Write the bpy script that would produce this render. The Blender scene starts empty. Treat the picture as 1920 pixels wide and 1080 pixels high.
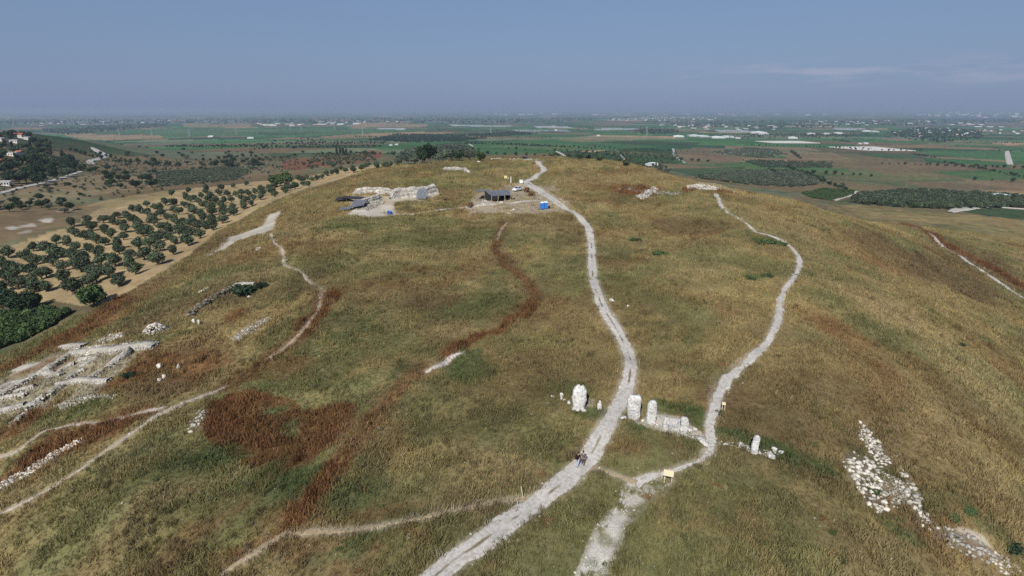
import bpy, bmesh, math, random
import numpy as np
from mathutils import Vector, Matrix, Euler

C = bpy.context.scene
COL = C.collection
# ------------------------------------------------------------------ camera
F = 1920 * 20.0 / 36.0          # focal length in photo pixels
HZ = 140.0                      # camera height above the far plain
PITCH = math.atan((540 - 206) / F)
cam = bpy.data.cameras.new('camera')
cam.lens = 20.0; cam.sensor_width = 36.0; cam.clip_start = 0.5; cam.clip_end = 200000
camo = bpy.data.objects.new('camera', cam); COL.objects.link(camo)
camo.location = (0, 0, HZ); camo.rotation_euler = (math.radians(90) - PITCH, 0, 0)
C.camera = camo
# ------------------------------------------------------------------ sky and sun
SUN_EL = math.radians(41); SUN_AZ = math.radians(17)      # light travels towards +Y, a little to +X
w = bpy.data.worlds.new('World'); C.world = w; w.use_nodes = True
nt = w.node_tree; nt.nodes.clear()
out = nt.nodes.new('ShaderNodeOutputWorld'); bg = nt.nodes.new('ShaderNodeBackground')
sky = nt.nodes.new('ShaderNodeTexSky'); sky.sky_type = 'NISHITA'; sky.sun_disc = False
sky.sun_elevation = SUN_EL; sky.sun_rotation = math.pi + SUN_AZ
sky.altitude = 200; sky.air_density = 1.0; sky.dust_density = 0.6; sky.ozone_density = 5.0
bg.inputs['Strength'].default_value = 0.074
# thin wisps of cloud low over the horizon
tc = nt.nodes.new('ShaderNodeTexCoord'); mp = nt.nodes.new('ShaderNodeMapping')
mp.inputs['Scale'].default_value = (5.0, 5.0, 42.0)
nz = nt.nodes.new('ShaderNodeTexNoise'); nz.inputs['Scale'].default_value = 1.6; nz.inputs['Detail'].default_value = 6
rp = nt.nodes.new('ShaderNodeValToRGB'); rp.color_ramp.elements[0].position = .50; rp.color_ramp.elements[1].position = .68
sx = nt.nodes.new('ShaderNodeSeparateXYZ')
def wm(op, a, b=None, c=None):
    n = nt.nodes.new('ShaderNodeMath'); n.operation = op
    for i, v in enumerate((a, b, c)):
        if v is None: continue
        if isinstance(v, (int, float)): n.inputs[i].default_value = v
        else: nt.links.new(v, n.inputs[i])
    return n.outputs[0]
nt.links.new(tc.outputs['Generated'], mp.inputs['Vector']); nt.links.new(tc.outputs['Generated'], sx.inputs[0])
nt.links.new(mp.outputs[0], nz.inputs['Vector']); nt.links.new(nz.outputs['Fac'], rp.inputs[0])
el = sx.outputs['Z']
band = wm('SUBTRACT', 1, wm('MINIMUM', 1, wm('MULTIPLY', wm('ABSOLUTE', wm('SUBTRACT', el, .050)), 40)))
side = wm('MINIMUM', 1, wm('MAXIMUM', 0, wm('MULTIPLY', wm('SUBTRACT', sx.outputs['X'], .22), 6)))
cl = wm('MULTIPLY', wm('MULTIPLY', rp.outputs[0], band), wm('MULTIPLY', side, .85))
mx = nt.nodes.new('ShaderNodeMix'); mx.data_type = 'RGBA'
nt.links.new(cl, mx.inputs['Factor']); mx.inputs['B'].default_value = (4.4, 4.7, 6.3, 1)
hz = nt.nodes.new('ShaderNodeMix'); hz.data_type = 'RGBA'       # thick summer haze standing over the plain
hf = wm('POWER', wm('SUBTRACT', 1, wm('MINIMUM', 1, wm('MAXIMUM', 0, wm('MULTIPLY', el, 1.7)))), 1.2)
nt.links.new(wm('MULTIPLY', hf, .9), hz.inputs['Factor']); nt.links.new(sky.outputs[0], hz.inputs['A']); hz.inputs['B'].default_value = (2.3, 3.15, 5.2, 1)
nt.links.new(hz.outputs['Result'], mx.inputs['A']); nt.links.new(mx.outputs['Result'], bg.inputs['Color']); nt.links.new(bg.outputs[0], out.inputs[0])
sl = bpy.data.lights.new('sun', 'SUN'); sl.energy = 4.4; sl.angle = math.radians(.53); sl.color = (1, .965, .91)
so = bpy.data.objects.new('sun', sl); COL.objects.link(so)
d = Vector((math.sin(SUN_AZ) * math.cos(SUN_EL), math.cos(SUN_AZ) * math.cos(SUN_EL), -math.sin(SUN_EL)))
so.rotation_euler = d.to_track_quat('-Z', 'Y').to_euler(); so.location = (-60, -60, 260)
C.view_settings.view_transform = 'Standard'; C.view_settings.look = 'None'
C.view_settings.exposure = 0.16; C.view_settings.gamma = 1
try: C.view_settings.use_curve_mapping = False
except Exception: pass
C.cycles.max_bounces = 6; C.cycles.diffuse_bounces = 2; C.cycles.volume_bounces = 1; C.cycles.transparent_max_bounces = 4
C.cycles.use_denoising = False
# ------------------------------------------------------------------ noise and projection helpers
def _hash(ix, iy, seed):
    n = (ix.astype(np.int64) * 374761393 + iy.astype(np.int64) * 668265263 + seed * 974634777) & 0x7fffffff
    n = ((n ^ (n >> 13)) * 1274126177) & 0x7fffffff
    return ((n ^ (n >> 16)) & 0xffff) / 65535.0
def vnoise(x, y, s, seed=0):                    # value noise, 0..1, wavelength s
    x = np.asarray(x, float) / s; y = np.asarray(y, float) / s
    ix = np.floor(x); iy = np.floor(y); fx = x - ix; fy = y - iy
    fx = fx * fx * fx * (fx * (fx * 6 - 15) + 10); fy = fy * fy * fy * (fy * (fy * 6 - 15) + 10)
    a = _hash(ix, iy, seed); b = _hash(ix + 1, iy, seed); c = _hash(ix, iy + 1, seed); e = _hash(ix + 1, iy + 1, seed)
    return (a * (1 - fx) + b * fx) * (1 - fy) + (c * (1 - fx) + e * fx) * fy
def fbm(x, y, s, o=4, seed=0, g=.5):
    x = np.asarray(x, float); y = np.asarray(y, float)
    t = 0; a = 1.; n = 0
    for k in range(o):
        ca, sa = math.cos(k * 1.3 + seed), math.sin(k * 1.3 + seed)
        t = t + a * vnoise(x * ca - y * sa, x * sa + y * ca, s / 2 ** k, seed + k * 7); n += a; a *= g
    return t / n
def sstep(a, b, v):
    t = np.clip((v - a) / (b - a), 0, 1); return t * t * (3 - 2 * t)
CP, SP = math.cos(PITCH), math.sin(PITCH)
def ray(px, py):                                # pixel of the photograph -> direction (horizontal length 1)
    u = 540 - np.asarray(py, float); sx_ = np.asarray(px, float) - 960
    fw = F * CP + u * SP; dz = u * CP - F * SP; h = np.hypot(sx_, fw)
    return sx_ / h, fw / h, dz / h
def proj(x, y, z):
    fw = y * CP - (z - HZ) * SP; up = y * SP + (z - HZ) * CP
    return 960 + F * x / fw, 540 - F * up / fw
# terrain anchors: (photo x, photo y, height) and (photo x, distance, height)
ANC = [(960,1080,103),(960,872,104),(960,765,105),(960,650,106),(960,560,106),(960,480,106.3),(960,412,108),(960,392,110),(960,350,113),(960,320,113),(960,297,112.6),(850,303,112.2),
 (600,405,108.6),(780,402,108.6),(300,500,98),(100,565,94),(200,450,93),(60,640,93),(0,700,94),(100,760,98.5),(0,1080,94),(1300,700,105),(1414,850,104),(1700,900,100),
 (1900,1000,96),(1500,500,106),(1340,358,108.5),(1600,480,101.5),(1800,600,95),(1720,430,80),(1920,560,80),(1700,392,62),(1900,400,60),(1660,370,55),(1800,330,40),
 (1630,280,25),(1300,256,18),(1200,300,52),(930,290,66),(1050,290,60),(1130,305,110),(1240,325,108.5),(1480,377,104),(1560,400,100),(1640,420,92),(1800,520,86),
 (1920,700,91),(1700,560,100),(1650,480,97),(1600,700,103),(1750,850,100),(1920,900,94),(1920,1080,93),(1500,600,105),(1500,800,104),(1400,1080,102),(1850,450,74),
 (1920,480,74),(1800,410,66),(1920,412,62),(1900,385,56),(1500,340,52),(1400,300,38),(1800,270,18),(960,260,28),(960,235,8),(1800,240,5),(500,240,10),(430,410,95),
 (520,365,97),(620,335,99),(740,308,102),(560,392,108),(650,345,109),(760,320,110.5),(450,440,103),(500,500,105),(300,560,101),(200,620,99),(170,580,94.5),(30,660,92),
 (0,850,96),(150,700,98),(250,900,100),(100,1050,96),(500,820,102),(600,1050,102),(400,650,102),(700,600,105),(800,450,107),(700,408,109),(30,610,91),(100,420,92),
 (30,400,90),(300,375,90),(200,350,86),(100,350,84),(20,330,88),(60,262,99),(10,247,104),(140,262,84),(300,330,80),(200,300,74),(450,300,66),(560,330,86),(450,350,87),
 (300,280,58),(500,275,50),(650,290,70),(650,310,84),(740,295,72),(1200,500,106.5),(1200,400,109),(1200,600,106),(1200,850,104),(1100,340,112),(820,330,112),(880,305,112)]
ANR = [(850,420,96),(850,600,76),(960,352,112.4),(905,352,112.2),(850,345,111.6),(1010,350,112.2),(960,450,92),(960,600,76),(1130,450,88),(1240,420,84),(1345,370,84),(1480,340,82),(1560,350,80),(1300,600,66),(1500,600,62),(1130,620,70),
 (60,1700,55),(-150,1000,110),(-200,400,92),(-200,150,91),(2100,150,86),(2100,400,68),(2100,1000,42),(0,25,98),(960,25,102),(1920,25,97),(-400,60,90),(2400,60,88)]
ANR += [(p, r, 0) for p in (-600, 0, 500, 960, 1500, 1920, 2500) for r in (9000, 24000, 70000)]
_a = np.array(ANC, float); _dx, _dy, _dz = ray(_a[:, 0], _a[:, 1]); _r = (_a[:, 2] - HZ) / _dz
AX, AY, AZ = list(_dx * _r), list(_dy * _r), list(_a[:, 2])
for p, r, z in ANR:
    dx, dy, _ = ray(p, 350); AX.append(dx * r); AY.append(dy * r); AZ.append(z)
AX, AY, AZ = map(np.array, (AX, AY, AZ))
def _tc(x, y): return 2.2 * np.arctan2(x, y), np.log(np.hypot(x, y) + 1e-6)
_ta, _tl = _tc(AX, AY)
def _ker(d2): return .5 * d2 * np.log(d2 + 1e-12)
_n = len(AX); _K = _ker((_ta[:, None] - _ta) ** 2 + (_tl[:, None] - _tl) ** 2) + 2e-3 * np.eye(_n)
_P = np.stack([np.ones(_n), _ta, _tl], 1)
_W = np.linalg.solve(np.block([[_K, _P], [_P.T, np.zeros((3, 3))]]), np.concatenate([AZ, np.zeros(3)]))
def z_base(x, y):
    x = np.asarray(x, float); y = np.asarray(y, float); sh = x.shape
    x = x.ravel(); y = y.ravel(); o = np.empty(len(x))
    for s in range(0, len(x), 20000):
        a, l = _tc(x[s:s + 20000], y[s:s + 20000])
        o[s:s + 20000] = _ker((a[:, None] - _ta) ** 2 + (l[:, None] - _tl) ** 2) @ _W[:_n] + _W[_n] + _W[_n + 1] * a + _W[_n + 2] * l
    return o.reshape(sh)
FEAT = []                                       # local rises and hollows: (cx, cy, inverse 2x2, height)
def z_at(x, y):
    x = np.asarray(x, float); y = np.asarray(y, float)
    r = np.hypot(x, y); z = z_base(x, y)
    near = 1 - sstep(330, 700, r)
    z = z + near * (2.3 * (fbm(x, y, 26, 3, 3) - .5) + .95 * (fbm(x, y, 7, 2, 9) - .5))
    z = z + sstep(500, 1200, r) * (1 - sstep(5000, 12000, r)) * 9 * (fbm(x, y, 700, 3, 5) - .5)
    for cx, cy, I, h in FEAT:
        q = (I[0, 0] * (x - cx) + I[0, 1] * (y - cy)) ** 2 + (I[1, 0] * (x - cx) + I[1, 1] * (y - cy)) ** 2
        z = z + h * np.exp(-np.minimum(q, 40) * 1.2)
    return z
RS = np.exp(np.linspace(math.log(22), math.log(45000), 900))
def hits(pts):                                  # photo pixels -> points on the terrain
    pts = np.asarray(pts, float).reshape(-1, 2); dx, dy, dz = ray(pts[:, 0], pts[:, 1])
    X = dx[:, None] * RS; Y = dy[:, None] * RS
    D = HZ + dz[:, None] * RS - z_at(X, Y)
    neg = D < 0; k = np.where(neg.any(1), np.argmax(neg, 1), len(RS) - 1); k = np.maximum(k, 1)
    i = np.arange(len(pts)); d0 = D[i, k - 1]; d1 = D[i, k]
    t = np.where(neg.any(1), d0 / (d0 - d1 + 1e-9), 1)
    r = RS[k - 1] + (RS[k] - RS[k - 1]) * np.clip(t, 0, 1)
    x = dx * r; y = dy * r
    return np.stack([x, y, z_at(x, y)], 1)
def hit(px, py): return Vector(hits([(px, py)])[0])
def ell(px, py, rx, ry):                        # photo ellipse -> ellipse on the ground
    c, b = hits([(px, py), (px, py + ry)]); k = rx * (c[1] * CP - (c[2] - HZ) * SP) / F; n = math.hypot(c[0], c[1])
    a = (c[0] + k * c[1] / n, c[1] - k * c[0] / n)
    A = np.array([[a[0] - c[0], b[0] - c[0]], [a[1] - c[1], b[1] - c[1]]])
    return c[0], c[1], np.linalg.inv(A)
for px, py, rx, ry, h in [(500, 815, 150, 80, -1.8), (850, 560, 110, 38, -1.4), (870, 690, 60, 40, -1.2), (1200, 358, 60, 12, -1.2), (1330, 356, 50, 14, 1.4),
                          (460, 545, 70, 22, -1.3), (700, 470, 90, 24, -.9), (620, 425, 70, 14, 1.1), (1290, 425, 70, 18, -1.), (250, 940, 120, 60, 1.0),
                          (640, 870, 50, 90, 1.0), (1560, 680, 120, 60, .8), (900, 408, 60, 8, -1.2), (1180, 445, 70, 16, -.8), (750,353,95,9,2.0), (1560,560,80,30,1.4), (1440,640,60,30,-1.2), (1650,770,90,40,1.2), (1340,600,60,25,-1.), (620,520,70,18,-.9), (560,620,60,26,1.0), (400,640,60,30,-.9)] + [(a, b, 15, 12, -.7) for a, b in [(940,440),(936,470),(952,500),(985,530),(1000,560),(985,590),(940,620),(880,648),(840,675),(800,698),(760,722),(730,750),(700,790),(670,830),(640,870),(600,925)]]:
    cx, cy, I = ell(px, py, rx, ry); FEAT.append((cx, cy, I, h))
# ------------------------------------------------------------------ ground colours (what grows or lies where)
STRAW = np.array((.242, .186, .082)); OLIVE = np.array((.140, .138, .058)); GREEN = np.array((.072, .098, .036)); RED = np.array((.130, .056, .025))
DARK = np.array((.120, .086, .044)); GOLD = np.array((.265, .202, .100)); BARE = np.array((.40, .345, .275)); STUB = np.array((.39, .285, .150))
SCRUB = np.array((.150, .112, .060)); KIND = dict(straw=STRAW, olive=OLIVE, green=GREEN, red=RED, dark=DARK, gold=GOLD, bare=BARE, stub=STUB, scrub=SCRUB,
    field=np.array((.052, .122, .040)), deep=np.array((.026, .068, .026)), tan=np.array((.30, .20, .115)), brown=np.array((.165, .118, .068)),
    rubbly=np.array((.52, .49, .43)), gap=np.array((.19, .148, .10)), rust=np.array((.158, .078, .034)), redsoil=np.array((.17, .062, .034)), plastic=np.array((.46, .48, .50)), grey=np.array((.13, .15, .085)), pale=np.array((.52, .48, .42)), dgreen=np.array((.045, .075, .03)))
def mixc(c, k, m): return c + (KIND[k] - c) * m[:, None]
# blobs of vegetation, some at lower left with shade put into the colour: photo centre and radii, kind, strength
BLOBS = [(400,790,40,30,'red',.6),(330,690,90,50,'rust',.55),(70,850,80,26,'rust',.9),(200,800,95,20,'rust',.85),
 (40,790,50,22,'red',.7),(430,597,26,14,'rust',.8),(560,690,60,16,'red',.5),(300,730,70,26,'dark',.7),(150,625,60,20,'rust',.8),(230,570,50,26,'rust',.65),(1195,362,52,8,'red',.95),(1288,358,15,9,'red',.9),(1345,358,28,4,'red',.8),
 (1590,635,85,26,'rust',.55),(1650,690,60,22,'rust',.45),(1530,600,50,20,'rust',.4),(1290,425,75,18,'dark',.8),(800,568,70,26,'dark',.75),(620,556,13,12,'red',.8),(590,590,16,16,'red',.6),
 (1130,830,60,22,'rust',.4),(1190,832,60,18,'rust',.45),(1240,690,60,20,'dark',.45),(1070,690,80,30,'dark',.4),(1000,730,90,30,'dark',.4),(720,800,40,60,'rust',.35),(1600,470,80,24,'rust',.35),
 (1680,480,110,36,'dark',.75),(1780,520,90,28,'dark',.8),(1850,500,80,24,'dark',.7),(1800,470,80,20,'dark',.6),(300,610,70,20,'dark',.45),(420,560,60,20,'dark',.5),(560,960,50,30,'rust',.6),(230,990,160,50,'dark',.45),(380,930,110,40,'olive',.6),(300,880,90,26,'green',.5),(120,1010,100,40,'olive',.7),(420,1000,80,30,'green',.45),(330,1040,90,30,'dark',.5),(640,1030,80,24,'green',.5),(500,1060,60,24,'dark',.4),(250,700,60,20,'rust',.7),(330,660,70,20,'rust',.5),(380,690,50,24,'rust',.5),(450,745,50,16,'rust',.6),(60,690,40,8,'rust',.7),(60,712,60,12,'rust',.6),(200,690,30,6,'gold',.8),(160,710,30,6,'gold',.7),(225,720,40,10,'rust',.6),(120,770,60,14,'olive',.8),(170,770,40,12,'green',.5),(490,1020,60,20,'red',.5),  # lower-left dark, olive and green blobs also paint in slope and corner darkness
 (1700,960,90,50,'dark',.4),(1300,960,160,40,'dark',.3),(1600,760,160,50,'dark',.35),(1420,720,120,50,'dark',.3),(1560,900,60,30,'dark',.4),(970,690,60,24,'dark',.3),(640,600,60,20,'dark',.35),
 (880,690,62,34,'green',.8),(560,905,80,36,'green',.8),(690,925,60,34,'green',.6),(400,855,70,22,'green',.65),(470,900,70,22,'green',.6),(870,590,80,24,'green',.6),(930,560,36,22,'green',.5),(820,450,150,22,'green',.5),(660,425,70,10,'green',.6),
 (700,500,60,16,'olive',.5),(200,960,130,46,'olive',.6),(90,960,90,40,'green',.35),(260,850,60,20,'green',.5),(1440,453,36,7,'green',.95),(1240,475,13,6,'green',.9),(1190,450,13,5,'green',.7),(1405,520,26,7,'green',.8),(1440,515,14,6,'green',.8),
 (1260,768,62,11,'green',.75),(1312,785,20,20,'green',.8),(1375,812,50,14,'green',.9),(1480,862,70,20,'green',.85),(1560,885,40,22,'green',.75),(1100,777,40,13,'green',.75),(1195,800,28,8,'green',.85),(1050,735,44,16,'green',.6),
 (1180,950,30,13,'olive',.75),(1138,1000,22,18,'olive',.65),(1222,915,18,7,'olive',.55),(1110,1040,20,12,'green',.5),(1640,915,20,20,'green',.6),(1700,1000,50,18,'green',.6),(1640,870,40,26,'green',.5),(1740,930,30,30,'green',.5),(1300,830,26,12,'green',.5),(1850,640,20,8,'green',.6),(1560,560,60,18,'olive',.7),(1200,560,120,26,'olive',.5),(1330,480,80,16,'olive',.6),
 (1000,640,60,20,'olive',.5),(740,640,60,26,'olive',.6),(640,680,50,26,'olive',.5),(930,800,80,30,'olive',.5),(760,990,90,30,'green',.4),(1480,960,120,30,'olive',.5),(1820,960,60,20,'green',.5),(1330,700,60,20,'olive',.5),
 (750,420,160,10,'olive',.7),(1350,400,60,14,'olive',.5),(1150,420,60,16,'olive',.5),(300,640,60,12,'green',.5),(240,700,10,8,'green',.8),(510,770,20,7,'green',.6),(545,800,18,14,'olive',.8),
 (1640,800,240,110,'dark',.28),(1500,960,200,60,'dark',.3),(1760,650,150,40,'gold',.4),(1850,760,90,40,'gold',.45),(1680,600,90,26,'gold',.4),(560,430,30,26,'gold',.6),(700,560,60,20,'gold',.35),(860,640,60,16,'gold',.3),(280,930,70,30,'gold',.45),(420,900,40,16,'gold',.35),(360,650,60,14,'gold',.5),
 (1500,430,90,20,'gold',.5),(1600,540,110,24,'gold',.35),(1010,430,50,12,'gold',.5),(900,345,50,8,'gold',.4),(1180,335,90,10,'gold',.3),(1400,610,60,22,'gold',.35)]
# lines on the ground: photo polyline, half width in metres, kind, strength
LINES = [([(945,418),(935,440),(932,470),(950,500),(985,530),(1003,560),(985,590),(940,620),(880,648),(840,675)],1.15,'rust',.95),
 ([(800,698),(760,722),(730,750),(700,790),(670,830),(640,870),(600,925),(560,970)],1.35,'rust',.95),([(945,418),(932,470),(985,530),(1003,560)],2.2,'dark',.4),
 ([(800,698),(730,750),(670,830)],3,'gold',.35),([(15,690),(90,645),(160,612),(230,560),(290,535)],3.2,'rust',.8),([(1695,418),(1760,455),(1850,500),(1940,556)],3.4,'red',.85),
 ([(560,630),(520,665),(470,700),(420,728)],2.0,'red',.6),([(620,552),(600,580),(570,618)],1.8,'red',.8),([(1540,370),(1620,410),(1700,425)],2,'dark',.5),
 ([(400,500),(330,520),(270,545)],3,'gold',.5),([(540,410),(470,470),(400,500)],2,'gold',.3),([(1500,420),(1560,440),(1600,470)],1.2,'gold',.4)]
# areas: photo polygon, kind, strength
POLYS = [([(368,790),(385,760),(430,742),(490,737),(540,750),(562,775),(610,766),(672,758),(664,800),(640,832),(602,850),(580,872),(548,895),(520,908),(480,900),(445,872),(405,850),(378,820)],'red',.97),
 ([(480,765),(520,768),(530,780),(500,785)],'olive',.7),([(540,790),(565,795),(560,820),(540,815)],'olive',.5),([(-60,478),(60,448),(150,418),(160,400),(240,380),(330,357),(480,340),(560,335),(640,318),(735,303),(742,309),(620,343),(532,369),(442,416),(382,456),(312,506),(242,546),(192,569),(150,573),(60,566),(-60,545)],'stub',.95),
 ([(150,388),(240,368),(316,357),(316,370),(230,388),(170,398)],'gold',.9),([(-60,395),(100,392),(190,388),(155,410),(100,425),(-60,470)],'brown',.85),
 ([(-60,585),(40,583),(130,588),(90,615),(40,640),(-60,670)],'deep',.95),([(-60,560),(60,566),(150,575),(190,570),(130,590),(-60,585)],'dark',.7),
 ([(288,322),(440,312),(470,322),(440,338),(300,350)],'grey',.9),([(530,300),(590,296),(610,310),(560,320),(530,318)],'redsoil',.9),([(590,296),(690,285),(720,290),(700,303),(610,315)],'redsoil',.55),
 ([(480,318),(530,312),(500,330),(400,345),(380,335)],'brown',.6),([(690,281),(715,283),(720,292),(700,297),(680,291)],'redsoil',.8),([(300,300),(500,288),(520,300),(420,310),(300,318)],'brown',.6),
 ([(150,300),(240,295),(300,300),(280,320),(180,330)],'scrub',.8),([(0,365),(150,325),(280,330),(280,352),(100,378),(0,385)],'tan',.45),([(380,285),(450,285),(480,288),(430,292)],'grey',.9),
 ([(105,250),(300,254),(310,258),(200,263),(150,260)],'tan',.95),([(340,232),(470,232),(470,238),(350,240)],'tan',.7),([(220,245),(330,238),(480,240),(700,242),(760,250),(600,255),(320,256)],'field',.85),
 ([(600,256),(700,250),(785,250),(700,258),(640,260)],'tan',.8),([(690,250),(780,248),(790,252),(700,254)],'tan',.9),([(690,262),(760,258),(860,262),(760,266)],'field',.8),([(700,277),(790,262),(880,266),(800,278),(720,284)],'field',.9),
 ([(690,230),(800,233),(800,238),(660,240),(650,236)],'tan',.9),([(705,240),(760,240),(760,243),(712,243)],'plastic',.9),([(640,256),(690,256),(650,260),(600,262)],'brown',.8),
 ([(860,240),(1000,236),(1020,240),(880,246)],'field',.8),([(840,233),(960,236),(940,238),(850,237)],'plastic',.7),([(1110,228),(1190,229),(1180,236),(1120,236)],'brown',.7),
 ([(880,280),(905,266),(1035,261),(1240,275),(1150,280),(1060,284),(1040,290),(930,292)],'field',1.),([(900,292),(1040,287),(1055,293),(1045,300),(920,299)],'brown',.9),
 ([(1060,292),(1150,279),(1265,281),(1283,306),(1230,308),(1080,300)],'deep',.75),([(1265,280),(1340,277),(1400,288),(1385,306),(1290,308)],'brown',.9),([(1040,262),(1110,259),(1150,266),(1080,266)],'tan',.5),
 ([(1110,245),(1190,243),(1190,252),(1130,253)],'field',.9),([(1330,285),(1400,276),(1460,280),(1480,290),(1440,297),(1380,293)],'grey',.9),([(1240,316),(1400,312),(1380,326),(1300,330)],'deep',.8),
 ([(1390,301),(1560,305),(1560,315),(1430,314)],'dgreen',.8),([(1470,285),(1600,288),(1700,302),(1600,318),(1480,308)],'scrub',.9),([(1440,283),(1560,285),(1600,300),(1490,300)],'tan',.35),
 ([(1555,300),(1730,296),(1750,320),(1600,322)],'scrub',.8),([(1730,281),(1885,284),(1890,296),(1740,290)],'field',.9),([(1722,292),(1892,301),(1900,305),(1740,296)],'tan',.7),([(1725,296),(1900,305),(1895,314),(1770,304)],'field',.9),
 ([(1892,310),(1930,306),(1930,318),(1900,318)],'brown',.8),([(1740,322),(1930,316),(1930,336),(1830,338)],'field',1.),([(1540,322),(1740,324),(1790,336),(1600,338)],'olive',.6),([(1700,342),(1930,336),(1930,366),(1800,356),(1720,350)],'brown',.9),
 ([(1820,357),(1930,357),(1930,368),(1870,368)],'tan',.9),([(1480,345),(1600,345),(1700,350),(1600,356),(1520,356)],'scrub',.6),([(1500,362),(1545,352),(1605,358),(1600,366),(1560,377),(1520,371)],'deep',.9),
 ([(1570,378),(1612,366),(1700,374),(1680,384)],'deep',.8),([(1790,394),(1860,390),(1930,395),(1930,413),(1850,405)],'deep',1.),([(1330,226),(1700,230),(1930,228),(1930,222),(1400,220)],'dgreen',.5),
 ([(1870,232),(1930,228),(1930,236),(1880,236)],'brown',.7),([(1690,276),(1760,272),(1930,276),(1930,270),(1750,268)],'tan',.4),
 ([(1000,237),(1040,236),(1085,239),(1010,240)],'plastic',.9),([(1110,241),(1190,240),(1202,243),(1120,244)],'plastic',.8),([(1340,244),(1390,243),(1425,248),(1350,248)],'plastic',.8),([(1070,256),(1200,255),(1300,261),(1100,262)],'tan',.45),([(1560,240),(1620,240),(1625,243),(1570,243)],'plastic',.8),([(960,243),(1060,243),(1070,246),(970,247)],'plastic',.5),([(1700,258),(1920,262),(1920,266),(1710,264)],'field',.8),
 # bare soil
 ([(0,426),(26,423),(48,427),(22,432)],'pale',.6),([(28,420),(60,418),(72,424),(40,428)],'pale',.5),([(70,412),(100,409),(96,417),(76,418)],'pale',.7),([(30,432),(60,430),(55,437),(33,438)],'pale',.5),([(100,396),(140,393),(150,398),(110,401)],'pale',.5),
 ([(880,402),(870,388),(895,362),(950,348),(985,342),(1000,345),(1030,360),(1068,380),(1060,398),(990,402)],'bare',.55),([(1000,348),(1040,348),(1050,358),(1020,362)],'bare',.4),
 ([(645,404),(660,392),(700,382),(735,386),(745,404),(690,408)],'pale',.8),([(655,380),(650,368),(738,368),(824,360),(826,366),(800,376),(742,380),(735,390),(690,390)],'bare',.75),
 ([(1198,792),(1212,772),(1245,775),(1275,782),(1300,800),(1322,815),(1328,832),(1300,826),(1270,816),(1235,806),(1205,798)],'pale',.8),([(1065,770),(1075,755),(1110,748),(1105,765),(1090,772)],'bare',.8),
 ([(380,487),(405,470),(430,445),(470,432),(490,425),(505,402),(535,392),(520,410),(515,430),(490,440),(450,450),(420,470)],'pale',.75),
 ([(-60,750),(20,700),(95,665),(150,650),(300,648),(262,668),(240,690),(210,712),(200,735),(150,752),(80,772),(-60,800)],'bare',.42),([(8,700),(40,684),(90,678),(92,684),(50,694),(20,704)],'pale',.8),
 ([(1165,900),(1200,893),(1262,884),(1268,905),(1245,925),(1212,940),(1175,985),(1135,1095),(1065,1095),(1115,985),(1150,945)],'rubbly',.95),([(1380,828),(1440,838),(1470,855),(1440,862),(1390,842)],'bare',.4),
 ([(1590,850),(1640,850),(1665,880),(1740,985),(1720,985),(1690,910),(1640,950),(1610,900)],'bare',.35),([(1790,985),(1840,1000),(1860,1030),(1800,1015)],'pale',.7),
 ([(1345,700),(1395,660),(1405,672),(1370,715),(1335,760),(1325,750)],'bare',.5)]
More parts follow.
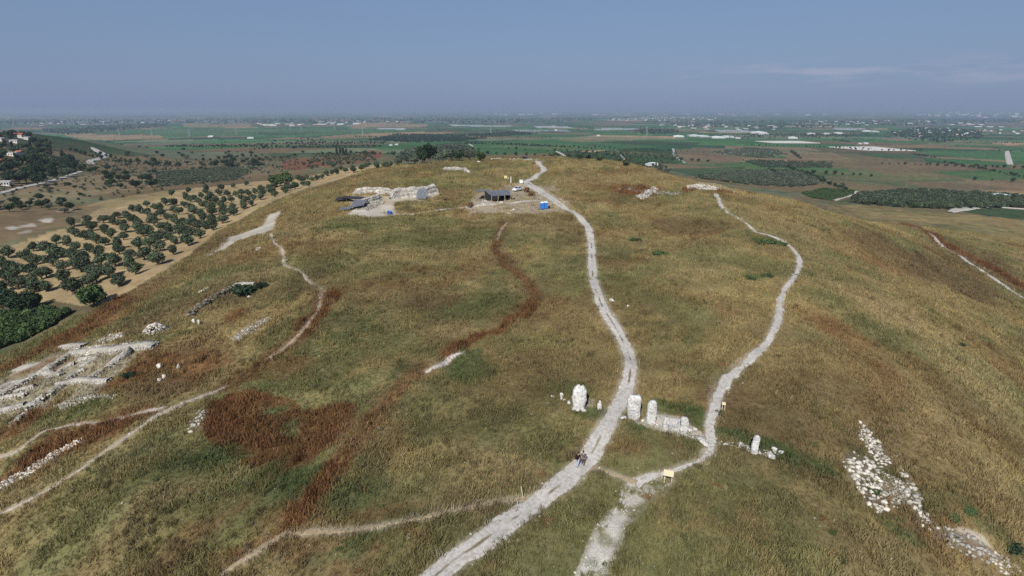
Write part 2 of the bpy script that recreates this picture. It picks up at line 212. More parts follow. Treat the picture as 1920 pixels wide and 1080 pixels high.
# ruins and heaps of loose stone: photo outline, stone radius, description
RUBBLE = [([(1650,880),(1690,900),(1702,940),(1675,952),(1664,915)], .15, 'sparse small stones between the wide and the narrow ruined wall'), ([(1722,958),(1758,985),(1756,1000),(1728,986)], .22, 'stones joining the narrow ruin to the bottom right foundation'), ([(1850,1030),(1890,1045),(1925,1075),(1880,1080),(1858,1055)], .22, 'last loose stones towards the lower right frame corner'),
  ([(1575,850),(1600,846),(1630,856),(1648,880),(1653,905),(1668,960),(1645,962),(1622,945),(1605,910),(1585,880)], .38, 'wide paved-looking ruined wall of white stones at lower right'),
  ([(1606,785),(1622,796),(1650,830),(1668,868),(1652,880),(1628,850),(1612,820)], .30, 'broken upper strip of ruined wall climbing into dry grass at lower right'), ([(1682,872),(1700,890),(1720,922),(1748,982),(1735,986),(1706,945),(1688,905)], .36, 'narrow ruined wall one or two stones wide, right of the wide one'),
  ([(1750,990),(1772,988),(1800,1000),(1830,1008),(1868,1040),(1870,1056),(1830,1054),(1790,1032),(1760,1012)], .34, 'scattered foundation stones at the bottom right corner'),
  ([(1340,826),(1365,828),(1400,836),(1430,842),(1462,852),(1440,858),(1400,845),(1350,834)], .16, 'loose line of rubble around the lone leaning stone'), ([(1175,786),(1200,790),(1225,797),(1228,801),(1205,797),(1178,791)], .09, 'small rubble along the front of the standing stones'), ([(1290,806),(1305,808),(1312,818),(1305,826),(1294,818)], .13, 'rubble between the medium standing stone and fallen slab'),
  ([(352,802),(362,780),(378,768),(385,774),(382,790),(374,803),(366,814),(356,814)], .27, 'small steep heap of white stones beside the red thistle hollow'), ([(-12,912),(40,884),(80,860),(120,834),(155,822),(160,828),(125,845),(85,872),(40,900),(-12,928)], .24, 'long straight dry-stone wall of white stones at lower left'),
  ([(178,641),(210,627),(234,625),(230,634),(195,644)], .27, 'short white wall stub between the ruins and the round stone pile'), ([(434,637),(450,622),(470,610),(490,600),(508,593),(510,601),(480,620),(455,634),(440,641)], .27, 'long loose heap of white stones on the slope below the bush'),
  ([(655,385),(715,366),(722,380),(690,394),(660,394)], .4, 'tumbled pale masonry in front of the excavated face'), ([(898,384),(905,376),(915,378),(918,384),(905,386)], .35, 'small pile of grey stones beside the big shade canopy'), ([(1190,368),(1225,352),(1235,356),(1215,372),(1200,376)], .5, 'ragged row of pale stones below the red hollow on the mound'),
  ([(1284,358),(1290,349),(1315,347),(1345,352),(1352,357),(1330,358),(1300,356)], .55, 'white wall remains along the lookout railing on the mound'), ([(1150,356),(1180,350),(1230,358),(1270,362),(1285,358),(1270,366),(1230,364),(1180,357)], .25, 'thin scatter of pale stones behind the red hollow on the mound'), ([(100,760),(150,745),(180,738),(222,740),(215,748),(170,752),(120,770)], .22, 'low pale rubble bank below the left ruins'), ([(470,468),(485,463),(495,465),(485,470)], .3, 'few pale stones beside the thin winding path'),
  ([(368,546),(380,541),(392,540),(388,546),(374,549)], .35, 'pale outcrop above the dark retaining wall')]
POLYS += [(p, 'gap', .9) for p, rd, l in RUBBLE if 'loose line' not in l and 'pale outcrop' not in l and 'thin scatter' not in l and 'stones' not in l[:14] and 'last loose' not in l]
_polyw = [(hits(p)[:, :2], k, s) for p, k, s in POLYS]
_linew = [(hits(p)[:, :2], wd, k, s) for p, wd, k, s in LINES]
_blobw = [(ell(a, b, c, e), k, s) for a, b, c, e, k, s in BLOBS]
_tell = hits([(-200,700),(0,668),(60,640),(130,600),(195,572),(245,547),(315,507),(385,457),(445,417),(535,370),(625,343),(745,309)])[:, :2]
def inpoly(x, y, P):
    m = np.zeros(len(x), bool); n = len(P)
    for i in range(n):
        x0, y0 = P[i]; x1, y1 = P[(i + 1) % n]
        if y0 == y1: continue
        m ^= ((y0 > y) != (y1 > y)) & (x < (x1 - x0) * (y - y0) / (y1 - y0) + x0)
    return m
def pdist(x, y, P, closed=False):
    d = np.full(len(x), 1e9); n = len(P)
    for i in range(n if closed else n - 1):
        ax, ay = P[i]; bx, by = P[(i + 1) % n]; ex, ey = bx - ax, by - ay
        t = np.clip(((x - ax) * ex + (y - ay) * ey) / (ex * ex + ey * ey + 1e-9), 0, 1)
        d = np.minimum(d, np.hypot(x - ax - t * ex, y - ay - t * ey))
    return d
# outline of the tell: left foot, crest behind, right foot
TELL = np.array(list(_tell) + [tuple(np.array(ray(px, 350)[:2]) * r) for px, r in [(760, 385), (850, 400), (960, 400), (1130, 395), (1240, 370), (1345, 330), (1440, 330), (1500, 350)]]
    + list(hits([(1560,384),(1640,385),(1700,393),(1780,398),(1850,406),(1930,414)])[:, :2]) + [(700, 480), (500, -40), (-300, -40), (-260, 90)])
def tell_mask(x, y):
    m = inpoly(x, y, TELL).astype(float); return m
def ground(x, y):
    """colour of the ground at points and how much grass stands there"""
    x = np.asarray(x, float); y = np.asarray(y, float); r = np.hypot(x, y); N = len(x)
    wx = x + (fbm(x, y, 9, 3, 21) - .5) * 5; wy = y + (fbm(x, y, 9, 3, 22) - .5) * 5
    n1 = fbm(x, y, 34, 4, 31); n2 = fbm(x, y, 8, 3, 32); n3 = fbm(x, y, 2.2, 2, 33)
    c = np.tile(STRAW, (N, 1))
    c = mixc(c, 'olive', .85 * sstep(.40, .66, n1 * .5 + n2 * .3 + n3 * .2))
    c = mixc(c, 'dark', .6 * sstep(.5, .72, fbm(x, y, 22, 4, 35) * .7 + n3 * .3))
    c = mixc(c, 'gold', .5 * sstep(.5, .7, fbm(x, y, 13, 3, 36) * .7 + n3 * .3))
    c = mixc(c, 'rust', .42 * sstep(.56, .74, fbm(x, y, 17, 4, 37) * .75 + n3 * .25))
    c = mixc(c, 'green', .4 * sstep(.56, .74, fbm(x, y, 19, 4, 38) * .75 + n3 * .25))
    tm = tell_mask(x, y); g = np.ones(N)
    out_ = tm < .5
    if out_.any():
        xo, yo, ro = x[out_], y[out_], r[out_]
        p = np.tile(SCRUB, (out_.sum(), 1))
        q1 = fbm(xo, yo, 60, 4, 41); q2 = fbm(xo, yo, 14, 3, 42)
        p = mixc(p, 'grey', .7 * sstep(.45, .6, q1)); p = mixc(p, 'brown', .3 * sstep(.5, .65, fbm(xo, yo, 90, 3, 43))); p = mixc(p, 'dgreen', .6 * sstep(.5, .7, q2 * .6 + q1 * .4))
        # patchwork of fields on the plain
        f = np.zeros((len(xo), 3)); fm = sstep(750, 1300, ro)
        a = .35; u = (xo * math.cos(a) - yo * math.sin(a)); v = (xo * math.sin(a) + yo * math.cos(a))
        v = v + 60 * np.sin(u / 700); cv = np.floor(v / 210); u2 = u + _hash(cv, cv * 0, 3) * 400; cu = np.floor(u2 / (260 + 220 * _hash(cv, cv * 0 + 1, 4)))
        hsh = _hash(cu, cv, 11); val = .75 + .5 * _hash(cu, cv, 12)
        ks = ['field', 'dgreen', 'brown', 'field', 'grey', 'tan', 'field', 'dgreen', 'deep', 'scrub', 'field', 'grey', 'field', 'deep']
        for i, k in enumerate(ks):
            m = (hsh >= i / len(ks)) & (hsh < (i + 1) / len(ks) + 1e-9); f[m] = KIND[k]
        f *= val[:, None]
        urb = sstep(.52, .66, fbm(xo, yo, 2600, 3, 51)) * sstep(4200, 6500, ro)
        f = f + (np.array((.13, .135, .13)) * (.5 + .9 * vnoise(xo, yo, 90, 52))[:, None] - f) * (.75 * urb)[:, None]
        edge = np.minimum(np.abs((v / 210) % 1 - .5) * -2 + 1, 1)
        f = f * (1 - .35 * (edge < .05))[:, None]
        c[out_] = p + (f - p) * fm[:, None]
        g[out_] = 0
    for P, k, s in _polyw:
        lo, hi = P.min(0), P.max(0); wd = max(2., .02 * np.hypot(*P.mean(0)))
        if np.hypot(*P.mean(0)) > 700: wd = 1
        b = (x > lo[0] - 3) & (x < hi[0] + 3) & (y > lo[1] - 3) & (y < hi[1] + 3)
        if not b.any(): continue
        i = np.nonzero(b)[0]; far = r[i] > 450
        qx = np.where(far, x[i], wx[i] * .35 + x[i] * .65); qy = np.where(far, y[i], wy[i] * .35 + y[i] * .65)
        ii = inpoly(qx, qy, P); j = i[ii]
        if k == 'rubbly':
            m = s * sstep(.33, .52, fbm(x[j], y[j], 1.5, 4, 64, .7) * .75 + n2[j] * .25) * np.clip(pdist(x[j], y[j], P, True) / .9 + .3, 0, 1); g[j] *= 1 - np.clip(m, 0, 1)
        elif k in ('bare', 'pale') :
            e = np.minimum(1, pdist(x[j], y[j], P, True) / 1.2); nn = n3[j] * .5 + n2[j] * .5
            m = s * np.clip(e * .6 + .5, 0, 1) * sstep(.30 - .16 * (k == 'pale'), .55 - .12 * (k == 'pale'), nn + .1)
            if np.hypot(*P.mean(0)) > 250: m = m * sstep(.44, .54, fbm(x[j], y[j] * .6, 7, 3, 63))
            g[j] *= 1 - np.clip(m * 1.3, 0, 1)
        else:
            m = np.full(len(j), s) * (.85 + .3 * (n2[j] - .5))
            if k == 'stub': g[j] = 0
            if k == 'gap': g[j] *= .25
        if len(j): c[j] = mixc(c[j], k, np.clip(m, 0, 1))
    for (cx, cy, I), k, s in _blobw:
        R = 1.5 / math.sqrt(max(1e-12, np.linalg.eigvalsh(I.T @ I)[0]))
        b = (np.abs(x - cx) < R) & (np.abs(y - cy) < R) & (tm > .5)
        if not b.any(): continue
        j = np.nonzero(b)[0]
        q = np.hypot(I[0, 0] * (wx[j] - cx) + I[0, 1] * (wy[j] - cy), I[1, 0] * (wx[j] - cx) + I[1, 1] * (wy[j] - cy))
        m = s * (1 - sstep(.45, 1.25, q + .55 * (n2[j] - .5) + .5 * (n3[j] - .5)))
        c[j] = mixc(c[j], k, np.clip(m, 0, 1))
    for P, wd, k, s in _linew:
        lo, hi = P.min(0) - wd * 3, P.max(0) + wd * 3
        b = (x > lo[0]) & (x < hi[0]) & (y > lo[1]) & (y < hi[1])
        if not b.any(): continue
        j = np.nonzero(b)[0]; dd = pdist(wx[j] * .4 + x[j] * .6, wy[j] * .4 + y[j] * .6, P)
        m = s * (1 - sstep(wd * .5, wd * 1.5, dd + (n3[j] - .5) * wd * .9)); c[j] = mixc(c[j], k, np.clip(m, 0, 1))
    c = c * (.70 + .58 * fbm(x, y, 5.5, 4, 39, .6))[:, None] * (1 + .36 * (fbm(x, y, 60, 2, 40) - .5))[:, None]
    for P, wd in PATHW:
        lo, hi = P.min(0) - 4, P.max(0) + 4
        b = (x > lo[0]) & (x < hi[0]) & (y > lo[1]) & (y < hi[1])
        if not b.any(): continue
        j = np.nonzero(b)[0]; dd = pdist(x[j], y[j], P)
        m = .8 * (1 - sstep(wd * .8, wd + .55, dd + (n3[j] - .5) * .5)); c[j] = mixc(c[j], 'bare', np.clip(m, 0, 1) * .6)
        g[j] *= sstep(wd * .8, wd + .25, dd + (n3[j] - .5) * .5)
    return c, g
def spline(P, step):
    P = np.asarray(P, float); Q = [2 * P[0] - P[1]] + list(P) + [2 * P[-1] - P[-2]]; o = []
    for i in range(1, len(Q) - 2):
        p0, p1, p2, p3 = Q[i - 1:i + 3]; n = max(2, int(np.linalg.norm(p2 - p1) / step))
        for t in np.linspace(0, 1, n, endpoint=False):
            o.append(.5 * ((2 * p1) + (-p0 + p2) * t + (2 * p0 - 5 * p1 + 4 * p2 - p3) * t * t + (-p0 + 3 * p1 - 3 * p2 + p3) * t ** 3))
    o.append(P[-1]); return np.array(o)
# footpaths and tracks: photo polyline, half widths, wear of the middle strip
PATHS = [('dirt_track', [(805,1090),(852,1050),(900,1018),(975,965),(1022,932),(1066,897),(1097,868),(1118,835),(1143,790),(1165,752),(1180,712),(1181,672),(1168,640),(1147,603),(1127,570),(1114,532),(1110,490),(1108,450),(1102,425),(1085,405),(1060,392),(1040,376),(1020,363),(1000,350),(988,342)], [1.6,1.55,1.5,1.5,1.5,1.5,1.45,1.35,1.2,1.15,1.15,1.15,1.15,1.1,1.1,1.15,1.2,1.2,1.3,1.4,1.5,1.8,2.4,2.8,2.4], .62),
 ('dirt_track', [(978,344),(1003,333),(1019,323),(1018,315),(1011,309),(1008,303)], [1.8,1.8,1.9,1.9,1.7,1.7], 0),
 ('footpath', [(1342,364),(1352,385),(1375,405),(1410,430),(1445,443),(1478,460),(1496,480),(1499,495),(1490,520),(1470,545),(1463,570),(1459,600),(1440,640),(1400,682),(1365,712),(1346,742),(1337,775),(1330,800),(1335,828),(1330,850)], [1.4,.8,.5,.5,.6,.7,.9,.9,.85,.7,1.05,.85,.75,.8,1.0,1.0,.8,.7,.9,.5], 0),
 ('footpath', [(1330,846),(1312,864),(1275,878),(1240,888),(1205,900),(1190,905)], [.5,.3,.3,.5,.8,.9], 0),
 ('footpath', [(1112,876),(1135,883),(1160,893),(1195,905)], [.3,.3,.35,.6], 0),
 ('footpath', [(508,438),(515,455),(530,470),(534,498),(565,510),(575,525),(605,543),(600,560)], [.5,.45,.45,.4,.35,.35,.35,.5], 0),
 ('footpath', [(602,558),(596,585),(575,612),(555,632),(525,660),(505,672)], [.7,.4,.3,.3,.35,.25], 0),
 ('footpath', [(420,727),(395,738),(340,758),(290,782),(240,818),(200,845),(140,888),(70,930),(-10,968)], [.25,.6,.9,.7,.35,.25,.3,.3,.3], 0),
 ('footpath', [(305,765),(260,775),(190,792),(120,800),(85,808),(55,828),(30,848),(-15,860)], [.7,.5,.4,.35,.4,.4,.3,.3], 0),
 ('footpath', [(985,934),(940,940),(870,955),(800,970),(720,985),(640,996),(560,1000),(530,1005),(495,1028),(450,1052),(420,1075)], [.5,.3,.27,.25,.25,.28,.4,.7,.5,.4,.4], 0),
 ('footpath', [(865,662),(840,675),(820,687),(798,698)], [.35,.6,.65,.4], 0), ('footpath', [(950,418),(938,432),(932,452)], [.15,.25,.15], 0),
 ('dirt_track', [(742,402),(800,397),(850,391),(900,385),(960,381),(1010,376)], [1.2,1.0,.9,1.0,1.2,1.2], 0),
 ('dirt_track', [(1712,426),(1760,456),(1820,495),(1870,527),(1940,572)], [1.1,1.25,1.3,1.35,1.4], 0),
 ('village_road', [(174,277),(185,284),(197,291),(190,296),(170,302),(172,308)], [3,6,6,4,4,4], 0), ('village_road', [(-20,367),(40,352),(90,341),(120,333),(153,322)], [2.2,2.2,2.2,2.2,2.2], 0),
 ('field_road', [(1262,279),(1266,292),(1284,306)], [3,3.5,3], 0), ('field_road', [(1040,283),(1050,287),(1060,293)], [3,3.5,2.5], 0), ('field_road', [(1155,281),(1163,290),(1172,300)], [2,2,2], 0),
 ('field_road', [(1562,376),(1580,370),(1600,364),(1604,359)], [2,2.5,2.5,2.5], 0), ('field_road', [(1888,283),(1890,295),(1894,309)], [5,6,5], 0), ('field_road', [(1780,398),(1810,391),(1850,388),(1930,393)], [2.5,7,3,2], 0), ('field_road', [(880,270),(890,277)], [2.5,2.5], 0),
 ('crest_road', [(912,299),(950,298.6),(990,299.4),(1014,301)], [1.6,2.0,2.0,1.6], 0)]
def _ws(i, n, p, wd):                             # widths read off the photo, thinned where the photo's paths are thin
    k = {'dirt_track': .78, 'footpath': .64}.get(n, 1.); k = .62 if n == 'footpath' and p[0][0] < 620 else k
    return [w_ * k * (1.25 if n == 'footpath' and 640 < q[1] < 760 and q[0] > 1300 else 1) for w_, q in zip(wd, p)]
_pw = [(n, hits(p), _ws(i, n, p, wd), m) for i, (n, p, wd, m) in enumerate(PATHS)]
PATHW = [(P[:, :2], float(np.mean(wd))) for n, P, wd, m in _pw if np.hypot(*P[0, :2]) < 480]
# ------------------------------------------------------------------ materials
MATS = {}
def nodes(name):
    m = bpy.data.materials.new(name); m.use_nodes = True; t = m.node_tree
    return m, t, t.nodes['Principled BSDF']
def mat(name, col, rough=.85, var=.25, scale=1.5, metal=0, col2=None, bump=0, island=0, spec=.2):
    if name in MATS: return MATS[name]
    m, t, b = nodes(name); b.inputs['Roughness'].default_value = rough; b.inputs['Metallic'].default_value = metal
    b.inputs['Specular IOR Level'].default_value = spec
    g = t.nodes.new('ShaderNodeNewGeometry'); n = t.nodes.new('ShaderNodeTexNoise')
    n.inputs['Scale'].default_value = scale; n.inputs['Detail'].default_value = 5; n.inputs['Roughness'].default_value = .65
    t.links.new(g.outputs['Position'], n.inputs['Vector'])
    r = t.nodes.new('ShaderNodeValToRGB'); r.color_ramp.elements[0].position = .32; r.color_ramp.elements[1].position = .68
    c2 = col2 or tuple(min(1, c * (1 + var)) for c in col)
    r.color_ramp.elements[0].color = (*[c * (1 - var) for c in col], 1); r.color_ramp.elements[1].color = (*c2, 1)
    t.links.new(n.outputs['Fac'], r.inputs[0]); o = r.outputs[0]
    if island:
        h = t.nodes.new('ShaderNodeHueSaturation'); mr = t.nodes.new('ShaderNodeMapRange')
        mr.inputs['To Min'].default_value = 1 - island; mr.inputs['To Max'].default_value = 1 + island
        oi = t.nodes.new('ShaderNodeObjectInfo'); m3 = t.nodes.new('ShaderNodeMapRange'); m3.inputs['To Min'].default_value = .72; m3.inputs['To Max'].default_value = 1.3; t.links.new(oi.outputs['Random'], m3.inputs['Value'])
        k = t.nodes.new('ShaderNodeMath'); k.operation = 'MULTIPLY'; t.links.new(mr.outputs[0], k.inputs[0]); t.links.new(m3.outputs[0], k.inputs[1])
        t.links.new(g.outputs['Random Per Island'], mr.inputs['Value']); t.links.new(k.outputs[0], h.inputs['Value']); t.links.new(o, h.inputs['Color']); o = h.outputs[0]
    t.links.new(o, b.inputs['Base Color'])
    if bump:
        bp = t.nodes.new('ShaderNodeBump'); bp.inputs['Strength'].default_value = .6; bp.inputs['Distance'].default_value = bump
        t.links.new(n.outputs['Fac'], bp.inputs['Height']); t.links.new(bp.outputs[0], b.inputs['Normal'])
    MATS[name] = m; return m
def ground_mat():
    m, t, b = nodes('ground_cover'); b.inputs['Roughness'].default_value = .95; b.inputs['Specular IOR Level'].default_value = .1
    a = t.nodes.new('ShaderNodeAttribute'); a.attribute_name = 'col'; g = t.nodes.new('ShaderNodeNewGeometry'); o = a.outputs['Color']
    bp = None
    for sc, lo, hi in ((5.5, .8, 1.2), (1.1, .85, 1.15), (.12, .85, 1.15)):
        n = t.nodes.new('ShaderNodeTexNoise'); n.inputs['Scale'].default_value = sc; n.inputs['Detail'].default_value = 4; n.inputs['Roughness'].default_value = .7
        t.links.new(g.outputs['Position'], n.inputs['Vector'])
        mr = t.nodes.new('ShaderNodeMapRange'); mr.inputs['From Min'].default_value = .3; mr.inputs['From Max'].default_value = .7
        mr.inputs['To Min'].default_value = lo; mr.inputs['To Max'].default_value = hi; t.links.new(n.outputs['Fac'], mr.inputs['Value'])
        v = t.nodes.new('ShaderNodeVectorMath'); v.operation = 'SCALE'; t.links.new(o, v.inputs[0]); t.links.new(mr.outputs[0], v.inputs['Scale']); o = v.outputs[0]
        if bp is None:
            bp = t.nodes.new('ShaderNodeBump'); bp.inputs['Strength'].default_value = .5; bp.inputs['Distance'].default_value = .12
            t.links.new(n.outputs['Fac'], bp.inputs['Height']); t.links.new(bp.outputs[0], b.inputs['Normal'])
    t.links.new(o, b.inputs['Base Color']); MATS['ground'] = m; return m
def path_mat(name='trodden_chalk', dk=(.33, .295, .25), lt=(.55, .525, .485)):
    m, t, b = nodes(name); b.inputs['Roughness'].default_value = .95; b.inputs['Specular IOR Level'].default_value = .1
    a = t.nodes.new('ShaderNodeAttribute'); a.attribute_name = 'wear'; g = t.nodes.new('ShaderNodeNewGeometry')
    n = t.nodes.new('ShaderNodeTexNoise'); n.inputs['Scale'].default_value = 2.2; n.inputs['Detail'].default_value = 6; n.inputs['Roughness'].default_value = .75
    n2 = t.nodes.new('ShaderNodeTexNoise'); n2.inputs['Scale'].default_value = .6; n2.inputs['Detail'].default_value = 3
    t.links.new(g.outputs['Position'], n.inputs['Vector']); t.links.new(g.outputs['Position'], n2.inputs['Vector'])
    r = t.nodes.new('ShaderNodeValToRGB'); e = r.color_ramp.elements; e[0].position = .34; e[0].color = (*dk, 1); e[1].position = .62; e[1].color = (*lt, 1)
    t.links.new(n.outputs['Fac'], r.inputs[0])
    ma = t.nodes.new('ShaderNodeMath'); ma.operation = 'MULTIPLY_ADD'; ma.inputs[1].default_value = .9; t.links.new(n2.outputs['Fac'], ma.inputs[0])
    sp = t.nodes.new('ShaderNodeMath'); sp.operation = 'SUBTRACT'; t.links.new(a.outputs['Fac'], sp.inputs[0]); sp.inputs[1].default_value = .78; t.links.new(sp.outputs[0], ma.inputs[2])
    m2 = t.nodes.new('ShaderNodeMath'); m2.operation = 'MULTIPLY'; m2.use_clamp = True; t.links.new(ma.outputs[0], m2.inputs[0]); m2.inputs[1].default_value = 2.6
    mx_ = t.nodes.new('ShaderNodeMix'); mx_.data_type = 'RGBA'; t.links.new(m2.outputs[0], mx_.inputs['Factor']); t.links.new(r.outputs[0], mx_.inputs['A']); mx_.inputs['B'].default_value = (.17, .13, .075, 1)
    t.links.new(mx_.outputs['Result'], b.inputs['Base Color'])
    bp = t.nodes.new('ShaderNodeBump'); bp.inputs['Strength'].default_value = .5; bp.inputs['Distance'].default_value = .08; t.links.new(n.outputs['Fac'], bp.inputs['Height']); t.links.new(bp.outputs[0], b.inputs['Normal'])
    MATS['path'] = m; return m
def blade_mat(name='grass_blades', lo=.78, hi=1.28):
    m, t, b = nodes(name); b.inputs['Roughness'].default_value = .9; b.inputs['Specular IOR Level'].default_value = .1
    a = t.nodes.new('ShaderNodeAttribute'); a.attribute_type = 'INSTANCER'; a.attribute_name = 'col'; g = t.nodes.new('ShaderNodeNewGeometry')
    mr = t.nodes.new('ShaderNodeMapRange'); mr.inputs['To Min'].default_value = lo; mr.inputs['To Max'].default_value = hi; t.links.new(g.outputs['Random Per Island'], mr.inputs['Value'])
    v = t.nodes.new('ShaderNodeVectorMath'); v.operation = 'SCALE'; t.links.new(a.outputs['Color'], v.inputs[0]); t.links.new(mr.outputs[0], v.inputs['Scale'])
    t.links.new(v.outputs[0], b.inputs['Base Color']); MATS[name] = m; return m
# ------------------------------------------------------------------ mesh helpers
def link(o, parent=None):
    COL.objects.link(o)
    if parent: o.parent = parent
    return o
def np_mesh(name, V, Fc, mats=None, attrs=None, smooth=False, midx=None):
    me = bpy.data.meshes.new(name); V = np.asarray(V, np.float32); Fc = np.asarray(Fc, np.int32); k = Fc.shape[1]
    me.vertices.add(len(V)); me.vertices.foreach_set('co', V.ravel()); me.loops.add(Fc.size); me.loops.foreach_set('vertex_index', Fc.ravel())
    me.polygons.add(len(Fc)); me.polygons.foreach_set('loop_start', np.arange(0, Fc.size, k, dtype=np.int32)); me.polygons.foreach_set('loop_total', np.full(len(Fc), k, np.int32))
    if smooth: me.polygons.foreach_set('use_smooth', np.ones(len(Fc), bool))
    for m in (mats or []): me.materials.append(m)
    if midx is not None: me.polygons.foreach_set('material_index', np.asarray(midx, np.int32))
    for an, (ty, dat) in (attrs or {}).items():
        at = me.attributes.new(an, ty, 'POINT'); at.data.foreach_set('color' if ty == 'FLOAT_COLOR' else 'value', np.asarray(dat, np.float32).ravel())
    me.update(); return me
def tag(o, label=None, cat=None, group=None, kind=None):
    if label: o['label'] = label
    if cat: o['category'] = cat
    if group: o['group'] = group
    if kind: o['kind'] = kind
    return o
def empty(name, loc, rz=0, label=None, cat=None, group=None):
    o = bpy.data.objects.new(name, None); o.empty_display_size = .3; COL.objects.link(o); o.location = loc; o.rotation_euler = (0, 0, rz)
    return tag(o, label, cat, group)
def copy_tree(o, parent=None):
    c = o.copy(); COL.objects.link(c)
    if parent: c.parent = parent
    for ch in list(o.children): copy_tree(ch, c)
    return c
class MB:
    def __init__(s): s.v = []; s.f = []
    def add(s, V, Fs):
        n = len(s.v); s.v += [tuple(map(float, p)) for p in V]; s.f += [tuple(int(i) + n for i in f) for f in Fs]; return s
    def box(s, c, sz, rot=(0, 0, 0), top=(1, 1)):
        R = Euler(rot).to_matrix(); P = []
        for z in (-.5, .5):
            k = top if z > 0 else (1, 1)
            for x, y in ((-.5, -.5), (.5, -.5), (.5, .5), (-.5, .5)):
                P.append(Vector(c) + R @ Vector((x * sz[0] * k[0], y * sz[1] * k[1], z * sz[2])))
        return s.add(P, [(0, 3, 2, 1), (4, 5, 6, 7), (0, 1, 5, 4), (1, 2, 6, 5), (2, 3, 7, 6), (3, 0, 4, 7)])
    def tube(s, pts, rad, n=8, cap=True):
        pts = [Vector(p) for p in pts]; rad = rad if hasattr(rad, '__len__') else [rad] * len(pts); V = []; Fs = []
        for i, p in enumerate(pts):
            t = (pts[min(i + 1, len(pts) - 1)] - pts[max(i - 1, 0)]).normalized()
            a = t.cross(Vector((0, 0, 1)) if abs(t.z) < .9 else Vector((1, 0, 0))).normalized(); b = t.cross(a)
            for k in range(n):
                q = 2 * math.pi * k / n; V.append(p + (a * math.cos(q) + b * math.sin(q)) * rad[i])
        for i in range(len(pts) - 1):
            for k in range(n): Fs.append((i * n + k, i * n + (k + 1) % n, (i + 1) * n + (k + 1) % n, (i + 1) * n + k))
        if cap: Fs += [tuple(range(n)), tuple(reversed(range((len(pts) - 1) * n, len(pts) * n)))]
        return s.add(V, Fs)
    def prism(s, prof, y0, y1):                 # outline in x,z swept along y
        n = len(prof); V = [(x, y0, z) for x, z in prof] + [(x, y1, z) for x, z in prof]
        return s.add(V, [tuple(range(n)), tuple(reversed(range(n, 2 * n)))] + [(i, n + i, n + (i + 1) % n, (i + 1) % n) for i in range(n)])
    def build(s, name, m, parent=None, smooth=False, bevel=0):
        me = bpy.data.meshes.new(name); me.from_pydata(s.v, [], s.f)
        bm = bmesh.new(); bm.from_mesh(me); bmesh.ops.recalc_face_normals(bm, faces=bm.faces)
        if bevel: bmesh.ops.bevel(bm, geom=list(bm.edges), offset=bevel, segments=2, affect='EDGES', profile=.6)
        bm.to_mesh(me); bm.free()
        for mm in (m if isinstance(m, (list, tuple)) else [m]): me.materials.append(mm)
        if smooth: me.polygons.foreach_set('use_smooth', [True] * len(me.polygons))
        return link(bpy.data.objects.new(name, me), parent)
_ico = {}
def ico(sub):
    if sub not in _ico:
        bm = bmesh.new(); bmesh.ops.create_icosphere(bm, subdivisions=sub, radius=1); bm.verts.ensure_lookup_table()
        _ico[sub] = (np.array([v.co[:] for v in bm.verts]), np.array([[v.index for v in f.verts] for f in bm.faces])); bm.free()
    return _ico[sub]
def n3d(P, s, seed): return (vnoise(P[:, 0] + P[:, 2] * .7, P[:, 1] - P[:, 2] * .6, s, seed) + vnoise(P[:, 1] + 31 + P[:, 0] * .4, P[:, 2] + 7, s, seed + 3)) * .5
def rock(c, R, seed, sub=1, rz=None, boxy=.5):
    rng = random.Random(seed); V, Fs = ico(sub); V = V.copy()
    k = np.abs(V).max(1, keepdims=True); V = V * (1 - boxy) + V / k * .8 * boxy
    nr = np.random.default_rng(seed)
    for q in range(9):
        pn = nr.normal(0, 1, 3); pn /= np.linalg.norm(pn); V = V - np.maximum(0, V @ pn - nr.uniform(.42, .76))[:, None] * pn
    V *= (1 + .28 * (n3d(V * 3 + seed % 97 * 5, 1.4, seed % 1000) - .5))[:, None]
    V = V * np.array(R); a = rng.uniform(0, 6.28) if rz is None else rz; ca, sa = math.cos(a), math.sin(a)
    t = rng.uniform(-.2, .2); V = np.stack([V[:, 0], V[:, 1] * math.cos(t) - V[:, 2] * math.sin(t), V[:, 1] * math.sin(t) + V[:, 2] * math.cos(t)], 1)
    V = np.stack([V[:, 0] * ca - V[:, 1] * sa, V[:, 0] * sa + V[:, 1] * ca, V[:, 2]], 1)
    return V + np.array(c), Fs
# ------------------------------------------------------------------ the ground sheet
def azcols():
    a = np.concatenate([np.linspace(-85, -50, 50, endpoint=False), np.linspace(-50, 50, 1150), np.linspace(50, 85, 51)[1:]]); return np.radians(a)
def rrows():
    r = [12.]
    while r[-1] < 60000:
        q = r[-1]; h = 36 if q < 330 else (36 + (q - 330) * .5 if q < 550 else 140)
        r.append(q + min(max(.22, 1.7 * q * q / (h * F)), q * .07))
    return np.array(r)
def build_ground():
    A = azcols(); R = rrows(); X = (np.sin(A)[None] * R[:, None]); Y = (np.cos(A)[None] * R[:, None]); sh = X.shape
    x, y = X.ravel(), Y.ravel(); z = z_at(x, y); c, g = ground(x, y)
    n = sh[1]; i = (np.arange(sh[0] - 1)[:, None] * n + np.arange(n - 1)[None]).ravel()
    Fc = np.stack([i, i + 1, i + n + 1, i + n], 1)
    me = np_mesh('ground', np.stack([x, y, z], 1), Fc[:, ::-1], [ground_mat()], {'col': ('FLOAT_COLOR', np.concatenate([c, np.ones((len(c), 1))], 1))}, smooth=True)
    tag(link(bpy.data.objects.new('ground', me)), kind='structure'); print('ground', sh)
build_ground()
